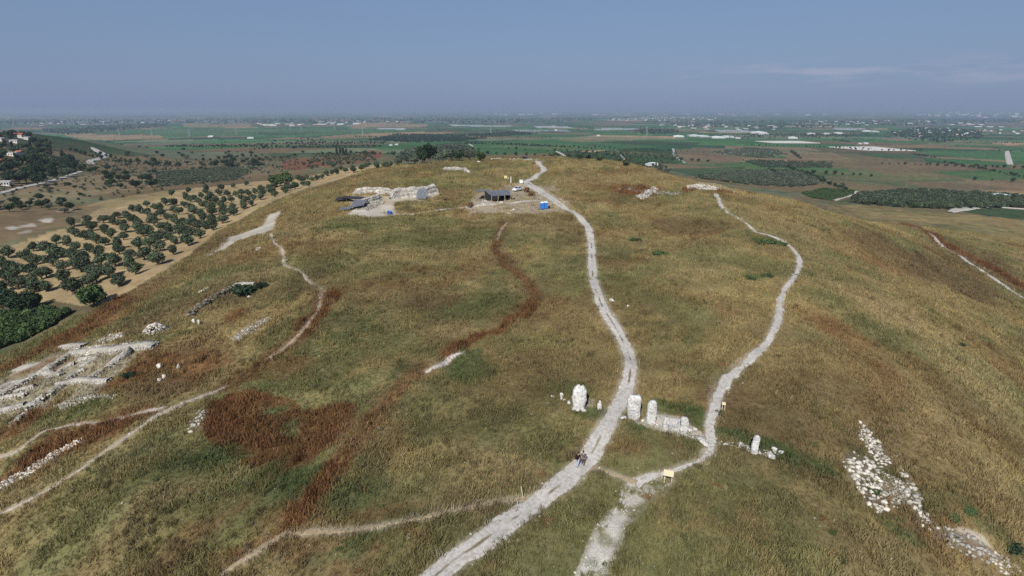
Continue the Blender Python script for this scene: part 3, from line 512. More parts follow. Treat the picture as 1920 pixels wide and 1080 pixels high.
def build_paths():
    pm = path_mat(); pe = path_mat('trodden_earth', (.24, .185, .11), (.40, .315, .205)); pk = path_mat('pinkish_dust', (.29, .235, .18), (.47, .41, .34)); rng = np.random.default_rng(4)
    for k, (name, P, wd, mid) in enumerate(_pw):
        far = np.hypot(*P[0, :2]); st = .22 if far < 200 else (.6 if far < 450 else 6.)
        W = np.asarray(wd, float); S = spline(np.column_stack([P[:, :2], W]), st); c, W = S[:, :2], S[:, 2]
        t = np.gradient(c, axis=0); t /= np.linalg.norm(t, axis=1, keepdims=True) + 1e-9; nrm = np.stack([-t[:, 1], t[:, 0]], 1)
        n = len(c); m = 11; u = np.linspace(-1, 1, m)
        ra = .85 if name == 'footpath' and PATHS[k][1][0][0] > 1200 else .5 if name == 'footpath' else .28; jl = W * ra * (fbm(c[:, 0], c[:, 1], 1.1, 3, k) - .5) * 2 + W * .5 * (fbm(c[:, 0], c[:, 1], 4, 2, k + 60) - .5); jr = W * ra * (fbm(c[:, 0], c[:, 1], 1.1, 3, k + 30) - .5) * 2 + W * .5 * (fbm(c[:, 0], c[:, 1], 4, 2, k + 90) - .5)
        off = np.where(u[None] < 0, u[None] * (W + jl)[:, None], u[None] * (W + jr)[:, None])
        XY = c[:, None, :] + nrm[:, None, :] * off[:, :, None]; x, y = XY[..., 0].ravel(), XY[..., 1].ravel()
        lift = .035 if far < 200 else (.22 if far < 450 else .5)
        z = z_at(x, y) + lift - np.tile(np.where(np.abs(u) > .95, lift * 1.2, 0), n)
        cen = np.exp(-(u / .22) ** 2)[None] * (mid * .8 * sstep(.45, .62, fbm(c[:, 0], c[:, 1], 5, 3, 77)) + .22)[:, None] + np.abs(u)[None] ** 6 * .45
        i = (np.arange(n - 1)[:, None] * m + np.arange(m - 1)[None]).ravel()
        me = np_mesh(name, np.stack([x, y, z], 1), np.stack([i, i + 1, i + m + 1, i + m], 1)[:, ::-1], [pe if name == 'footpath' and (PATHS[k][1][0] in ((985,934), (602,558), (1112,876), (950,418)) ) else pk if name == 'footpath' and PATHS[k][1][0][0] < 700 else pm], {'wear': ('FLOAT', cen.ravel())}, smooth=True)
        tag(link(bpy.data.objects.new(name, me)), kind='structure')
build_paths()
# ------------------------------------------------------------------ scattering of what nobody could count
def scatter(name, P, col, scl, variants, seed=0, kind='stuff', label=None, cat=None, tilt=.15):
    rng = np.random.default_rng(seed); n = len(P); me = bpy.data.meshes.new(name); me.vertices.add(n); me.vertices.foreach_set('co', np.asarray(P, np.float32).ravel())
    def at(an, ty, dat, key='value'):
        a = me.attributes.new(an, ty, 'POINT'); a.data.foreach_set(key, np.asarray(dat).ravel())
    at('col', 'FLOAT_COLOR', np.concatenate([col, np.ones((n, 1))], 1).astype(np.float32), 'color'); at('scl', 'FLOAT', np.asarray(scl, np.float32))
    at('rot', 'FLOAT_VECTOR', np.stack([rng.normal(0, tilt, n), rng.normal(0, tilt, n), rng.uniform(0, 6.28, n)], 1).astype(np.float32), 'vector')
    at('vid', 'INT', rng.integers(0, len(variants), n).astype(np.int32)); me.update()
    o = link(bpy.data.objects.new(name, me)); tag(o, label, cat, kind=kind)
    t = bpy.data.node_groups.new(name, 'GeometryNodeTree'); t.interface.new_socket('Geometry', in_out='INPUT', socket_type='NodeSocketGeometry'); t.interface.new_socket('Geometry', in_out='OUTPUT', socket_type='NodeSocketGeometry')
    gi = t.nodes.new('NodeGroupInput'); go = t.nodes.new('NodeGroupOutput'); iop = t.nodes.new('GeometryNodeInstanceOnPoints'); g2i = t.nodes.new('GeometryNodeGeometryToInstance')
    for vo in reversed(variants):
        oi = t.nodes.new('GeometryNodeObjectInfo'); oi.inputs['Object'].default_value = vo; t.links.new(oi.outputs['Geometry'], g2i.inputs[0])
    def na(an, dt):
        q = t.nodes.new('GeometryNodeInputNamedAttribute'); q.data_type = dt; q.inputs['Name'].default_value = an; return [s for s in q.outputs if s.enabled and s.name == 'Attribute'][0]
    t.links.new(gi.outputs[0], iop.inputs['Points']); t.links.new(g2i.outputs[0], iop.inputs['Instance']); iop.inputs['Pick Instance'].default_value = True
    t.links.new(na('vid', 'INT'), iop.inputs['Instance Index']); t.links.new(na('scl', 'FLOAT'), iop.inputs['Scale'])
    er = t.nodes.new('FunctionNodeEulerToRotation'); t.links.new(na('rot', 'FLOAT_VECTOR'), er.inputs[0]); t.links.new(er.outputs[0], iop.inputs['Rotation'])
    t.links.new(iop.outputs[0], go.inputs[0]); md = o.modifiers.new('scatter', 'NODES'); md.node_group = t; return o
def proto(name, me): return bpy.data.objects.new(name, me)      # source mesh of a scatter, never linked
def tuft_mesh(seed, n, h, spread, wid, lean):
    rng = np.random.default_rng(seed); V = []; Fs = []
    for i in range(n):
        a = rng.uniform(0, 6.28); p = rng.normal(0, spread, 2); hh = h * rng.uniform(.6, 1.15); l = rng.normal(0, lean, 2) * hh; w_ = wid * rng.uniform(.7, 1.3)
        dx, dy = math.cos(a) * w_, math.sin(a) * w_; k = len(V)
        V += [(p[0] - dx, p[1] - dy, -.04), (p[0] + dx, p[1] + dy, -.04), (p[0] + l[0] * .4 + dx * .7, p[1] + l[1] * .4 + dy * .7, hh * .6), (p[0] + l[0] * .4 - dx * .7, p[1] + l[1] * .4 - dy * .7, hh * .6), (p[0] + l[0] + dx * .25, p[1] + l[1] + dy * .25, hh), (p[0] + l[0] - dx * .25, p[1] + l[1] - dy * .25, hh)]
        Fs += [(k, k + 1, k + 2, k + 3), (k + 3, k + 2, k + 4, k + 5)]
    return np_mesh('grass_tuft', V, Fs, [MATS.get('grass_blades') or blade_mat()])
def build_grass():
    rng = np.random.default_rng(8); rr = np.linspace(26, 420, 800); dens = GRASS * np.minimum(1, (70 / rr) ** 1.35)
    wgt = dens * rr * 1.95; cdf = np.cumsum(wgt); n = int(cdf[-1] * (rr[1] - rr[0])); r = np.interp(rng.uniform(0, 1, n), cdf / cdf[-1], rr); a = rng.uniform(-.975, .975, n)
    x, y = r * np.sin(a), r * np.cos(a); c, g = ground(x, y); k = g > rng.uniform(0.05, 1, n); x, y, c, r = x[k], y[k], c[k], r[k]
    clump = fbm(x, y, 3.2, 3, 91); k = rng.uniform(-.9, .44, len(x)) < clump; x, y, c, r, clump = x[k], y[k], c[k], r[k], clump[k]
    redd = np.clip((c[:, 0] / c[:, 1] - 1.6) * 1.8, 0, 1)
    s = (.66 + .62 * sstep(.3, .75, clump)) * rng.uniform(.7, 1.25, len(x)) * (1 + .55 * redd) * np.clip((r / 75) ** .45, 1, 1.7)
    c = c * rng.uniform(.86, 1.17, (len(x), 1)) * (1 + .12 * (s[:, None] - 1))
    vs = [proto('grass_tuft', tuft_mesh(i, 9, .37, .17, .026, .38)) for i in range(5)]
    scatter('grass', np.stack([x, y, z_at(x, y)], 1), c, s, vs, 5, label='tall dry grass and thistles covering the mound', cat='grass'); print('grass', len(x))
def build_thistles():
    rng = np.random.default_rng(18); rr = np.linspace(30, 330, 600); dens = 2.2 * np.minimum(1, (70 / rr) ** 1.2); wgt = dens * rr * 1.95; cdf = np.cumsum(wgt); n = int(cdf[-1] * (rr[1] - rr[0]))
    r = np.interp(rng.uniform(0, 1, n), cdf / cdf[-1], rr); a = rng.uniform(-.975, .975, n); x, y = r * np.sin(a), r * np.cos(a); c, g = ground(x, y)
    redd = np.clip((c[:, 0] / c[:, 1] - 1.55) * 2.2, 0, 1); f = fbm(x, y, 5, 3, 95)
    k = (g > .6) & (rng.uniform(0, 1, n) < redd * .8 * sstep(.3, .6, f) + .55 * sstep(.58, .68, f)); x, y, c, redd, r = x[k], y[k], c[k], redd[k], r[k]
    c = c * rng.uniform(.55, 1.25, (len(x), 1)); s = rng.uniform(.6, 1.3, len(x)) * (.75 + .45 * redd) * np.clip((r / 75) ** .3, 1, 1.5)
    scatter('thistles', np.stack([x, y, z_at(x, y)], 1), c, s, [proto('thistle', tuft_mesh(40 + i, 22, .85, .26, .035, .30)) for i in range(4)], 15, label='taller dry thistle clumps standing out of the grass', cat='thistles'); print('thistles', len(x))
GRASS = 11.0
build_grass(); build_thistles()
# ------------------------------------------------------------------ material palette
STONE = mat('weathered_limestone', (.60, .575, .53), var=.48, scale=4.5, bump=.06, col2=(.66, .64, .595))
RUB = mat('rubble_limestone', (.42, .39, .33), var=.35, scale=2.2, bump=.05, island=.4)
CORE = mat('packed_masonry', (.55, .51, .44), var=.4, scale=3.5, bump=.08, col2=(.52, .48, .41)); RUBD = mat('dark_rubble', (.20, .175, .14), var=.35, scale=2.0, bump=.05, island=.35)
CHALK = mat('chalk_face', (.50, .455, .39), var=.32, scale=.9, bump=.15, col2=(.60, .56, .50))
WOOD = mat('bleached_timber', (.50, .42, .29), var=.2, scale=6); WOODD = mat('old_timber', (.22, .17, .12), var=.25, scale=6)
NET = mat('grey_shade_net', (.13, .14, .158), var=.25, scale=1.2, rough=.8); NETD = mat('dark_shade_net', (.035, .035, .04), var=.3, scale=1.2)
WHITE = mat('white_paint', (.78, .78, .77), var=.05, scale=2, rough=.5); CARW = mat('white_car_paint', (.78, .79, .80), var=.02, rough=.25, spec=.5); CARD = mat('dark_car_paint', (.012, .014, .024), var=.05, rough=.25, spec=.5)
GLASS = mat('car_glass', (.02, .025, .03), var=.1, rough=.08, spec=.5); RUBBER = mat('rubber', (.02, .02, .02), var=.2); STEEL = mat('galvanised_steel', (.42, .43, .44), var=.12, rough=.5, metal=.6)
BLUE = mat('blue_plastic', (.035, .17, .55), var=.12, scale=1.5, rough=.5); BLUET = mat('blue_tarpaulin', (.03, .09, .34), var=.25, scale=3, rough=.5); ROOFW = mat('translucent_white_roof', (.80, .82, .84), var=.04, rough=.5)
LAMP = mat('lamp_glass', (.7, .7, .68), var=.05, rough=.2); LAMPR = mat('red_lamp', (.4, .02, .02), var=.05, rough=.3)
BARK = mat('tree_bark', (.12, .095, .07), var=.3, scale=4); OL = mat('olive_leaves', (.066, .088, .050), var=.3, scale=.5, island=.45); EV = mat('dark_evergreen_leaves', (.030, .052, .026), var=.3, scale=.4, island=.45)
BR = mat('bright_green_leaves', (.052, .085, .030), var=.3, scale=.4, island=.45); GY = mat('grey_green_leaves', (.085, .105, .070), var=.25, scale=.4, island=.4); DRYL = mat('dry_brown_twigs', (.20, .115, .055), var=.3, scale=.6, island=.4)
RTILE = mat('red_roof_tiles', (.32, .10, .06), var=.2, scale=2); PLASTER = mat('pale_plaster', (.62, .59, .54), var=.1, scale=.6); FARW = mat('white_render', (.52, .51, .50), var=.15, scale=.01); SHED = mat('white_sheet_roof', (.70, .74, .76), var=.08, scale=.02)
def stony(m, sc=.55, dark=.45):
    t = m.node_tree; b = t.nodes['Principled BSDF']; l = b.inputs['Base Color'].links[0].from_socket; g = t.nodes.new('ShaderNodeNewGeometry'); v = t.nodes.new('ShaderNodeTexVoronoi'); v.feature = 'DISTANCE_TO_EDGE'; v.inputs['Scale'].default_value = 1 / sc
    n = t.nodes.new('ShaderNodeTexNoise'); n.inputs['Scale'].default_value = .45; n.inputs['Detail'].default_value = 4; t.links.new(g.outputs['Position'], n.inputs['Vector']); t.links.new(g.outputs['Position'], v.inputs['Vector'])
    r = t.nodes.new('ShaderNodeMapRange'); r.inputs['From Max'].default_value = .10; r.inputs['To Min'].default_value = dark; t.links.new(v.outputs['Distance'], r.inputs['Value'])
    r2 = t.nodes.new('ShaderNodeMapRange'); r2.inputs['From Min'].default_value = .3; r2.inputs['From Max'].default_value = .7; r2.inputs['To Min'].default_value = .72; r2.inputs['To Max'].default_value = 1.15; t.links.new(n.outputs['Fac'], r2.inputs['Value'])
    k = t.nodes.new('ShaderNodeMath'); k.operation = 'MULTIPLY'; t.links.new(r.outputs[0], k.inputs[0]); t.links.new(r2.outputs[0], k.inputs[1]); s_ = t.nodes.new('ShaderNodeVectorMath'); s_.operation = 'SCALE'; t.links.new(l, s_.inputs[0]); t.links.new(k.outputs[0], s_.inputs['Scale']); t.links.new(s_.outputs[0], b.inputs['Base Color'])
stony(CHALK, .8, .4); stony(STONE, .45, .85); e_ = [n for n in STONE.node_tree.nodes if n.type == 'VALTORGB'][0].color_ramp.elements; e_[0].position = .38; e_[1].position = .54; e_[0].color = (.36, .345, .32, 1); stony(CORE, .5, .45)
def mpp(p): return (p[1] * CP - (p[2] - HZ) * SP) / F
def wpos(x, y): return Vector((x, y, float(z_at(np.array([x]), np.array([y]))[0])))
def simple(name, mb, m, loc, label, cat, group=None, smooth=False, rz=0, bevel=0):
    o = mb.build(name, m, None, smooth, bevel); o.location = loc; o.rotation_euler = (0, 0, rz); return tag(o, label, cat, group)
# ------------------------------------------------------------------ standing stones
def standing_stone(px, py, W, D, H, label, seed, top=.5, base=.78, bulge=.45, skew=0, lean=(0, 0), rz=0, notch=None, pw=3.2, name='standing_stone', cat='standing stone', sink=.25):
    nu, nv = 40, 30; V = []; Fs = []
    for j in range(nv + 1):
        t = j / nv; zz = t
        wd = base + (1 - base) * min(1, t / bulge) ** .8 if t < bulge else 1
        tt = max(0, (t - top) / (1 - top)); wd *= max(.02, (1 - tt ** pw)) ** .5
        for i in range(nu):
            a = 2 * math.pi * i / nu; ca, sa = math.cos(a), math.sin(a)
            ex = abs(ca) ** .55 * (1 if ca > 0 else -1); ey = abs(sa) ** .55 * (1 if sa > 0 else -1)
            V.append((ex * W / 2 * wd + skew * t * t * W, ey * D / 2 * (.5 + .5 * wd) * (1 - .25 * t) if t < 1 else 0, zz))
    V = np.array(V); hx = np.full(len(V), H)
    if notch:
        x0, wd, dp = notch; hx = H - dp * np.exp(-((V[:, 0] - x0) / wd) ** 2) * sstep(.55, 1, V[:, 2]) - .22 * sstep(0, W / 2, V[:, 0])
    V[:, 2] = V[:, 2] * (hx + sink) - sink
    k = .16 * (n3d(V + seed * 9, .75, seed) - .5) + .10 * (n3d(V + seed * 5, .28, seed + 9) - .5) + .05 * (n3d(V, .12, seed + 4) - .5)
    cen = V.copy(); cen[:, 0] -= skew * W * (V[:, 2] / H) ** 2; cen[:, 2] = 0
    V[:, :2] += (cen[:, :2] / (np.linalg.norm(cen[:, :2], axis=1, keepdims=True) + .05)) * k[:, None] * 1.3; V[:, 2] += k * .5 * (V[:, 2] > 0)
    V[:, 0] += V[:, 2] * lean[0]; V[:, 1] += V[:, 2] * lean[1]
    for j in range(nv):
        for i in range(nu): Fs.append((j * nu + i, j * nu + (i + 1) % nu, (j + 1) * nu + (i + 1) % nu, (j + 1) * nu + i))
    mb = MB().add(V, Fs + [tuple(range(nv * nu, (nv + 1) * nu))])
    p = hit(px, py); return simple(name, mb, STONE, p, label, cat, 'row of ancient standing stones' if name == 'standing_stone' else None, True, rz)
standing_stone(1085, 765, 1.72, 1.15, 3.25, 'broad white standing stone with a notched two-lobed top, left of the track', 1, top=.55, base=.66, lean=(.03, .0), notch=(.10, .15, .30), pw=3)
standing_stone(1124, 768, .55, .4, 1.3, 'small slim white standing stone at the left edge of the track', 2, top=.35, pw=2)
standing_stone(1187, 785, 1.62, 1.05, 3.3, 'tallest flat-topped white standing stone at the right edge of the track', 3, top=.72, base=.80, pw=4)
standing_stone(1220, 792, 1.2, .95, 3.05, 'tall round-topped white standing stone beside the flat-topped one', 4, top=.5, base=.85, skew=.05, pw=2.4)
standing_stone(1248, 803, .78, .6, 1.5, 'small pointed white standing stone next to the square stone basin', 5, top=.2, base=.9, skew=.06, pw=1.8)
standing_stone(1281, 812, .92, .8, 2.2, 'medium white standing stone just right of the square stone basin', 6, top=.6, base=.92, skew=.03, pw=2.6)
standing_stone(1413, 848, .72, .6, 2.15, 'lone narrow white standing stone leaning right among green weeds', 7, top=.55, base=.8, lean=(.07, .02), pw=2.6)
def basin():
    p = hit(1264, 803); mb = MB(); rng = random.Random(3)
    o, i, h = .78, .36, .75; V = []
    for z in (-.2, h):
        for sx_, sy_ in ((-1, -1), (1, -1), (1, 1), (-1, 1)): V.append((sx_ * o * rng.uniform(.94, 1.06), sy_ * .95 * rng.uniform(.95, 1.05), z))
    for z in (h, h - .4):
        for sx_, sy_ in ((-1, -1), (1, -1), (1, 1), (-1, 1)): V.append((sx_ * i + .08, sy_ * i + .15, z))
    Fs = [(0, 3, 2, 1)] + [(k, (k + 1) % 4, 4 + (k + 1) % 4, 4 + k) for k in range(4)] + [(4 + k, 4 + (k + 1) % 4, 8 + (k + 1) % 4, 8 + k) for k in range(4)] + [(8 + k, 8 + (k + 1) % 4, 12 + (k + 1) % 4, 12 + k) for k in range(4)] + [(12, 13, 14, 15)]
    simple('stone_basin', mb.add(V, Fs), STONE, p, 'square white stone block with a dark square hollow in its top', 'stone basin', None, False, -.12)
basin()
def stone_at(px, py, R, label, seed, cat='rock', name='boulder', sub=2, rz=None, boxy=.55, sink=.2, group=None, m=None):
    V, Fs = rock((0, 0, 0), R, seed, sub, rz, boxy); p = hit(px, py); p.z += R[2] * (1 - 2 * sink)
    return simple(name, MB().add(V, Fs), m or STONE, p, label, cat, group, False)
def slab():
    a, b = hit(1308, 816), hit(1327, 843); V, Fs = rock((0, 0, 0), (.62, 1.75, .26), 77, 2, None, .85); 
    o = simple('fallen_slab', MB().add(rock((0, 0, 0), (.72, (b - a).length * .68, .3), 5, 2, math.atan2(b.y - a.y, b.x - a.x) - math.pi / 2, .85)[0], Fs), STONE, (a + b) / 2 + Vector((0, 0, .12)), 'long grey stone slab lying flat at the right-hand footpath edge', 'stone slab', None, True)
slab()
STN = [(1388, 836, (.5, .42, .42), 'squarish pale rock left of the lone leaning stone'), (1446, 858, (.62, .5, .4), 'largest white block right of the lone leaning stone'), (1453, 846, (.5, .4, .35), 'flat white rock behind the largest block by the lone stone'), (1465, 850, (.36, .32, .3), 'small pale rock at the right end of the blocks by the lone stone'),
 (1361, 836, (.35, .3, .28), 'knobbly pale rock in weeds right of the footpath fork'), (1303, 807, (.42, .35, .32), 'rounded pale rock beside the top of the fallen slab'), (1293, 808, (.32, .28, .28), 'small pale rock between the medium stone and the fallen slab'), (1284, 818, (.38, .3, .25), 'flat-topped pale rock at the foot of the medium standing stone'),
 (1053, 745, (.28, .26, .5), 'upright squared grey block left of the notched standing stone'), (1036, 745, (.25, .22, .22), 'small grey rock alone in grass far left of the notched stone'), (1052, 748, (.25, .22, .2), 'small grey rock in front of the upright squared block'), (1058, 751, (.28, .25, .22), 'round grey rock between the squared block and white cube rock'), (1066, 757, (.32, .28, .28), 'white cube-like rock touching the grass left of the notched stone'),
 (1148, 566, (.95, .62, .45), 'large white boulder in grass right of the winding track'), (1177, 575, (.36, .3, .3), 'small white boulder right of the large one by the track'), (1168, 785, (.55, .38, .26), 'low pale rock at the track edge by the flat-topped stone'),
 (1206, 791, (.3, .25, .25), 'small rock between the two tallest standing stones'), (1227, 797, (.28, .24, .22), 'small white rock at the right foot of the round-topped stone'), (1232, 798, (.2, .18, .16), 'tiny white rock on chalk right of the round-topped stone'), (1076, 768, (.34, .26, .22), 'left kerb rock at the foot of the notched stone'), (1082, 770, (.34, .26, .2), 'middle kerb rock at the foot of the notched stone'), (1094, 771, (.4, .28, .2), 'right kerb rock at the foot of the notched stone'),
 (300, 690, (.6, .5, .5), 'pale boulder in red thistles above the left ruins'), (307, 708, (.4, .36, .4), 'pale upright rock in red thistles below the boulder'), (299, 715, (.38, .34, .4), 'pale rock in red thistles beside the upright one'), (336, 690, (.55, .4, .5), 'grey rock at the right end of the red thistle patch'),
 (365, 606, (.5, .4, .6), 'left one of two grey stumps of stone below the dark retaining wall'), (374, 608, (.5, .4, .6), 'right one of two grey stumps of stone below the dark retaining wall'), (467, 560, (.5, .4, .5), 'grey rock beside the round green bush on the slope'),
 (230, 945, (.2, .18, .15), 'small pale stone lying in dry grass at lower left'), (1188, 958, (.16, .15, .12), 'small white stone on the chalky clearing'), (1017, 908, (.2, .16, .14), 'small pale stone in grass by the junction post'), (1270, 920, (.14, .12, .1), 'tiny pale stone in grass right of the information board')]
for i, (a, b, R, l) in enumerate(STN): stone_at(a, b, R, l, 100 + i * 7, m=RUB if a < 600 else STONE)
# ------------------------------------------------------------------ ruined walls and heaps of stone
def inw(P, step, seed, jit=.35):
    lo, hi = P.min(0), P.max(0); rng = np.random.default_rng(seed); xs = np.arange(lo[0], hi[0], step); ys = np.arange(lo[1], hi[1], step)
    X, Y = np.meshgrid(xs, ys); x = (X + rng.uniform(-jit, jit, X.shape) * step).ravel(); y = (Y + rng.uniform(-jit, jit, Y.shape) * step).ravel()
    m = inpoly(x, y, P); return x[m], y[m]
def rocks_mesh(name, pts, rad, seed, m, label, cat, group=None, lift=.1, hgt=None, boxy=.75):
    rng = random.Random(seed); V = []; Fs = []; n = 0; pts = np.asarray(pts); z = z_at(pts[:, 0], pts[:, 1]); o0 = Vector((pts[:, 0].mean(), pts[:, 1].mean(), float(z.mean())))
    for i, (x, y) in enumerate(pts[:, :2]):
        s = rng.uniform(.55, 1.5) * rad; v, f = rock((x - o0.x, y - o0.y, z[i] - o0.z + lift + (hgt[i] if hgt is not None else 0)), (s, s * rng.uniform(.65, 1), s * rng.uniform(.5, .8)), seed * 131 + i * 17, 1, None, boxy)
        V.append(v); Fs.append(f + n); n += len(v)
    me = np_mesh(name, np.concatenate(V), np.concatenate(Fs), [m]); o = link(bpy.data.objects.new(name, me)); o.location = o0; return tag(o, label, cat, group, 'stuff' if name == 'rubble_heap' else None)
for P, rad, l in RUBBLE:
    W = hits(P)[:, :2]; x, y = inw(W, rad * 1.42, len(P) + abs(int(P[0][0])))
    if len(x) == 0: continue
    k = fbm(x, y, 1.6, 2, 61) > .24; k[0] = True
    rocks_mesh('ruined_wall' if 'wall' in l else 'rubble_heap', np.column_stack([x, y])[k], rad, int(abs(P[0][0])), RUB, l, 'ruined wall' if 'wall' in l else 'stones', None, rad * (.6 if 'mound' in l else .2))
def pile(px, py, R, H, rad, n, label):
    c = hit(px, py); rng = np.random.default_rng(5); a = rng.uniform(0, 6.28, n); q = np.sqrt(rng.uniform(0, 1, n)); P = np.column_stack([c.x + np.cos(a) * q * R, c.y + np.sin(a) * q * R * .8])
    rocks_mesh('stone_pile', P, rad, 9, RUB, label, 'stone pile', None, 0, H * (1 - q ** 2) * .9)
pile(292, 622, 2.2, 1.7, .28, 260, 'round pile of small white stones above the left ruins')
def wall_line(P, W, H, rad, m, label, name='ruined_wall', group=None, seed=1, cat='ruined wall'):
    S = spline(hits(P)[:, :2], rad * 1.5); t = np.gradient(S, axis=0); t /= np.linalg.norm(t, axis=1, keepdims=True) + 1e-9; nr = np.stack([-t[:, 1], t[:, 0]], 1); rng = np.random.default_rng(seed); pts = []; hg = []
    for h in np.arange(0, max(H, .05), rad * 1.0):
        for k in np.arange(-W / 2, W / 2 + .01, rad * 1.5):
            j = rng.uniform(-.35, .35, (len(S), 2)) * rad; keep = rng.uniform(0, 1, len(S)) > .06 + .25 * (h > H - rad * 1.1)
            pts.append((S + nr * k + j)[keep]); hg.append(np.full(keep.sum(), h))
    o = rocks_mesh(name, np.concatenate(pts), rad, seed, m, label, cat, group, rad * .2 - .12, np.concatenate(hg), .85)
    if m is RUBD: return o
    n = len(S); prof = [(-W / 2 - .08, -.4), (-W / 2, H * .5), (-W / 2 + .1, H + rad * .45), (0, H + rad * .5), (W / 2 - .1, H + rad * .45), (W / 2, H * .5), (W / 2 + .08, -.4)]; k = len(prof)       # packed core between the stones
    V = np.zeros((n, k, 3)); hv = .75 + .5 * fbm(S[:, 0], S[:, 1], 3, 2, seed)
    for q, (a, h) in enumerate(prof): V[:, q, :2] = S + nr * a; V[:, q, 2] = (h * hv if h > 0 else h)
    V[..., 2] += z_at(S[:, 0], S[:, 1])[:, None]; V = V.reshape(-1, 3); V += (np.stack([n3d(V, .5, seed + q) for q in (1, 2, 3)], 1) - .5) * .28
    i = (np.arange(n - 1)[:, None] * k + np.arange(k - 1)[None]).ravel(); me = np_mesh('core', V - np.array(o.location), np.stack([i, i + 1, i + k + 1, i + k], 1), [CORE if m is RUB else m]); link(bpy.data.objects.new('core', me), o); return o
G = 'low walls of the excavated ruins at left'
for i, (P, W, H, l) in enumerate([([(-5,748),(30,728),(62,712),(100,690),(138,664)], .7, .7, 'long narrow outer wall of the left ruins running up to the wide wall'), ([(140,664),(190,658),(240,653),(292,651)], 2.0, .5, 'widest pale wall along the top of the left ruins'), ([(118,652),(140,650),(160,650)], 1.6, .4, 'short pale wall bit above the widest wall of the left ruins'),
    ([(200,694),(222,680),(240,668),(241,660)], .6, .8, 'bent narrow wall near the right end of the left ruins'), ([(128,714),(146,702),(158,696)], .5, .5, 'thin slanting wall in the middle of the left ruins'), ([(163,716),(178,706),(190,698)], .5, .5, 'thin broken wall right of the middle of the left ruins'), ([(110,722),(140,717),(170,716),(206,715)], 1.2, .4, 'flat wide wall top crossing the left ruins'),
    ([(92,747),(104,736),(116,728)], .7, .7, 'short thick wall stub with a shaded side in the left ruins'), ([(0,752),(24,745),(50,742)], .8, .5, 'crumbled wall at the left end of the ruins'), ([(50,772),(66,762),(82,753)], 1.0, .9, 'tall block of walling nearest the path in the left ruins'), ([(28,740),(48,732),(66,728)], .6, .5, 'wall bit between the crumbled wall and flat wall top in the left ruins'), ([(20,800),(34,790),(46,780)], .5, .5, 'lowest thin wall below the left ruins'),
    ([(60,705),(90,700),(118,704)], 1.1, .3, 'spread of pale stones inside the left ruins'), ([(150,676),(180,672),(150,690)], .9, .35, 'inner corner of walling under the widest wall'), ([(-5,772),(20,768),(46,760)], 1.2, .4, 'flat pale wall at the left frame edge'), ([(86,716),(100,708),(126,690),(140,684)], .5, .4, 'thin inner wall beside the outer wall of the ruins'), ([(-5,735),(20,722),(44,717)], 1.0, .4, 'pale stones at the upper left end of the ruins')]):
    wall_line(P, W, H * 1.15, .25, RUB, l, group=G, seed=20 + i)
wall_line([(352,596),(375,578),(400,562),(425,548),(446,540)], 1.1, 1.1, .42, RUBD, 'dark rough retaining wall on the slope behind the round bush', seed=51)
wall_line([(440,538),(455,535),(478,535)], 1.2, .6, .34, RUB, 'pale top of the retaining wall behind the round bush', seed=52)
def face(P, H, T, label, seed, name='excavated_face', batter=.45):
    S = spline(hits(P)[:, :2], .45); t = np.gradient(S, axis=0); t /= np.linalg.norm(t, axis=1, keepdims=True) + 1e-9; nr = np.stack([-t[:, 1], t[:, 0]], 1)
    if (nr.mean(0) @ S.mean(0)) < 0: nr = -nr
    n = len(S); prof = [(0, -.3), (.05, 0)] + [(batter * k / 8 + .12 * (k % 3), H * k / 8) for k in range(1, 9)] + [(batter + T * .5, H * 1.02), (batter + T, H * .8), (batter + T + .5, -.5)]
    m = len(prof); V = np.zeros((n, m, 3)); taper = np.minimum(1, np.minimum(np.arange(n), np.arange(n)[::-1]) / 5 + .3)
    for k, (d_, h) in enumerate(prof):
        V[:, k, :2] = S + nr * d_; V[:, k, 2] = h * (taper * (.92 + .22 * (fbm(S[:, 0], S[:, 1], 4, 3, seed) - .3)) if h > 0 else 1)
    V[..., 2] += z_at(S[:, 0], S[:, 1])[:, None]; V = V.reshape(-1, 3); V += ((np.stack([n3d(V, .8, seed + q) for q in (1, 2, 3)], 1) - .5) * .5)
    i = (np.arange(n - 1)[:, None] * m + np.arange(m - 1)[None]).ravel(); Fs = np.stack([i, i + 1, i + m + 1, i + m], 1)
    o0 = V.mean(0); me = np_mesh(name, V - o0, Fs, [CHALK]); o = link(bpy.data.objects.new(name, me)); o.location = o0; return tag(o, label, 'excavation')
face([(735,376),(755,372),(780,370),(805,367),(824,362)], 3.8, 1.5, 'tall white excavated rock face behind the small grey shade cloth', 3)
face([(660,366),(690,364),(715,364),(738,368)], 2.5, 1.2, 'lower white excavated face left of the tall one', 4)
face([(672,384),(690,381),(708,376),(718,372)], 1.9, .8, 'stepped pale masonry face above the grey shade sheets', 6, batter=.5)
face([(828,319),(845,320),(860,321),(876,326)], 1.6, 1.2, 'isolated white trench wall on the crest left of the track', 7)
for i, px in enumerate((922, 931, 940, 949, 956, 964, 972, 997, 1006)):
    stone_at(px, 299 + .1 * (i % 3), (.75, .6, .5), ['', ''][0] or 'white boulder lining the pale road on the crest', 300 + i, group='boulders along the crest road', sub=1)
stone_at(897, 306, (1.0, .8, .9), 'squared white block standing in grass on the crest', 333, cat='stone block', boxy=.9, sink=.1)
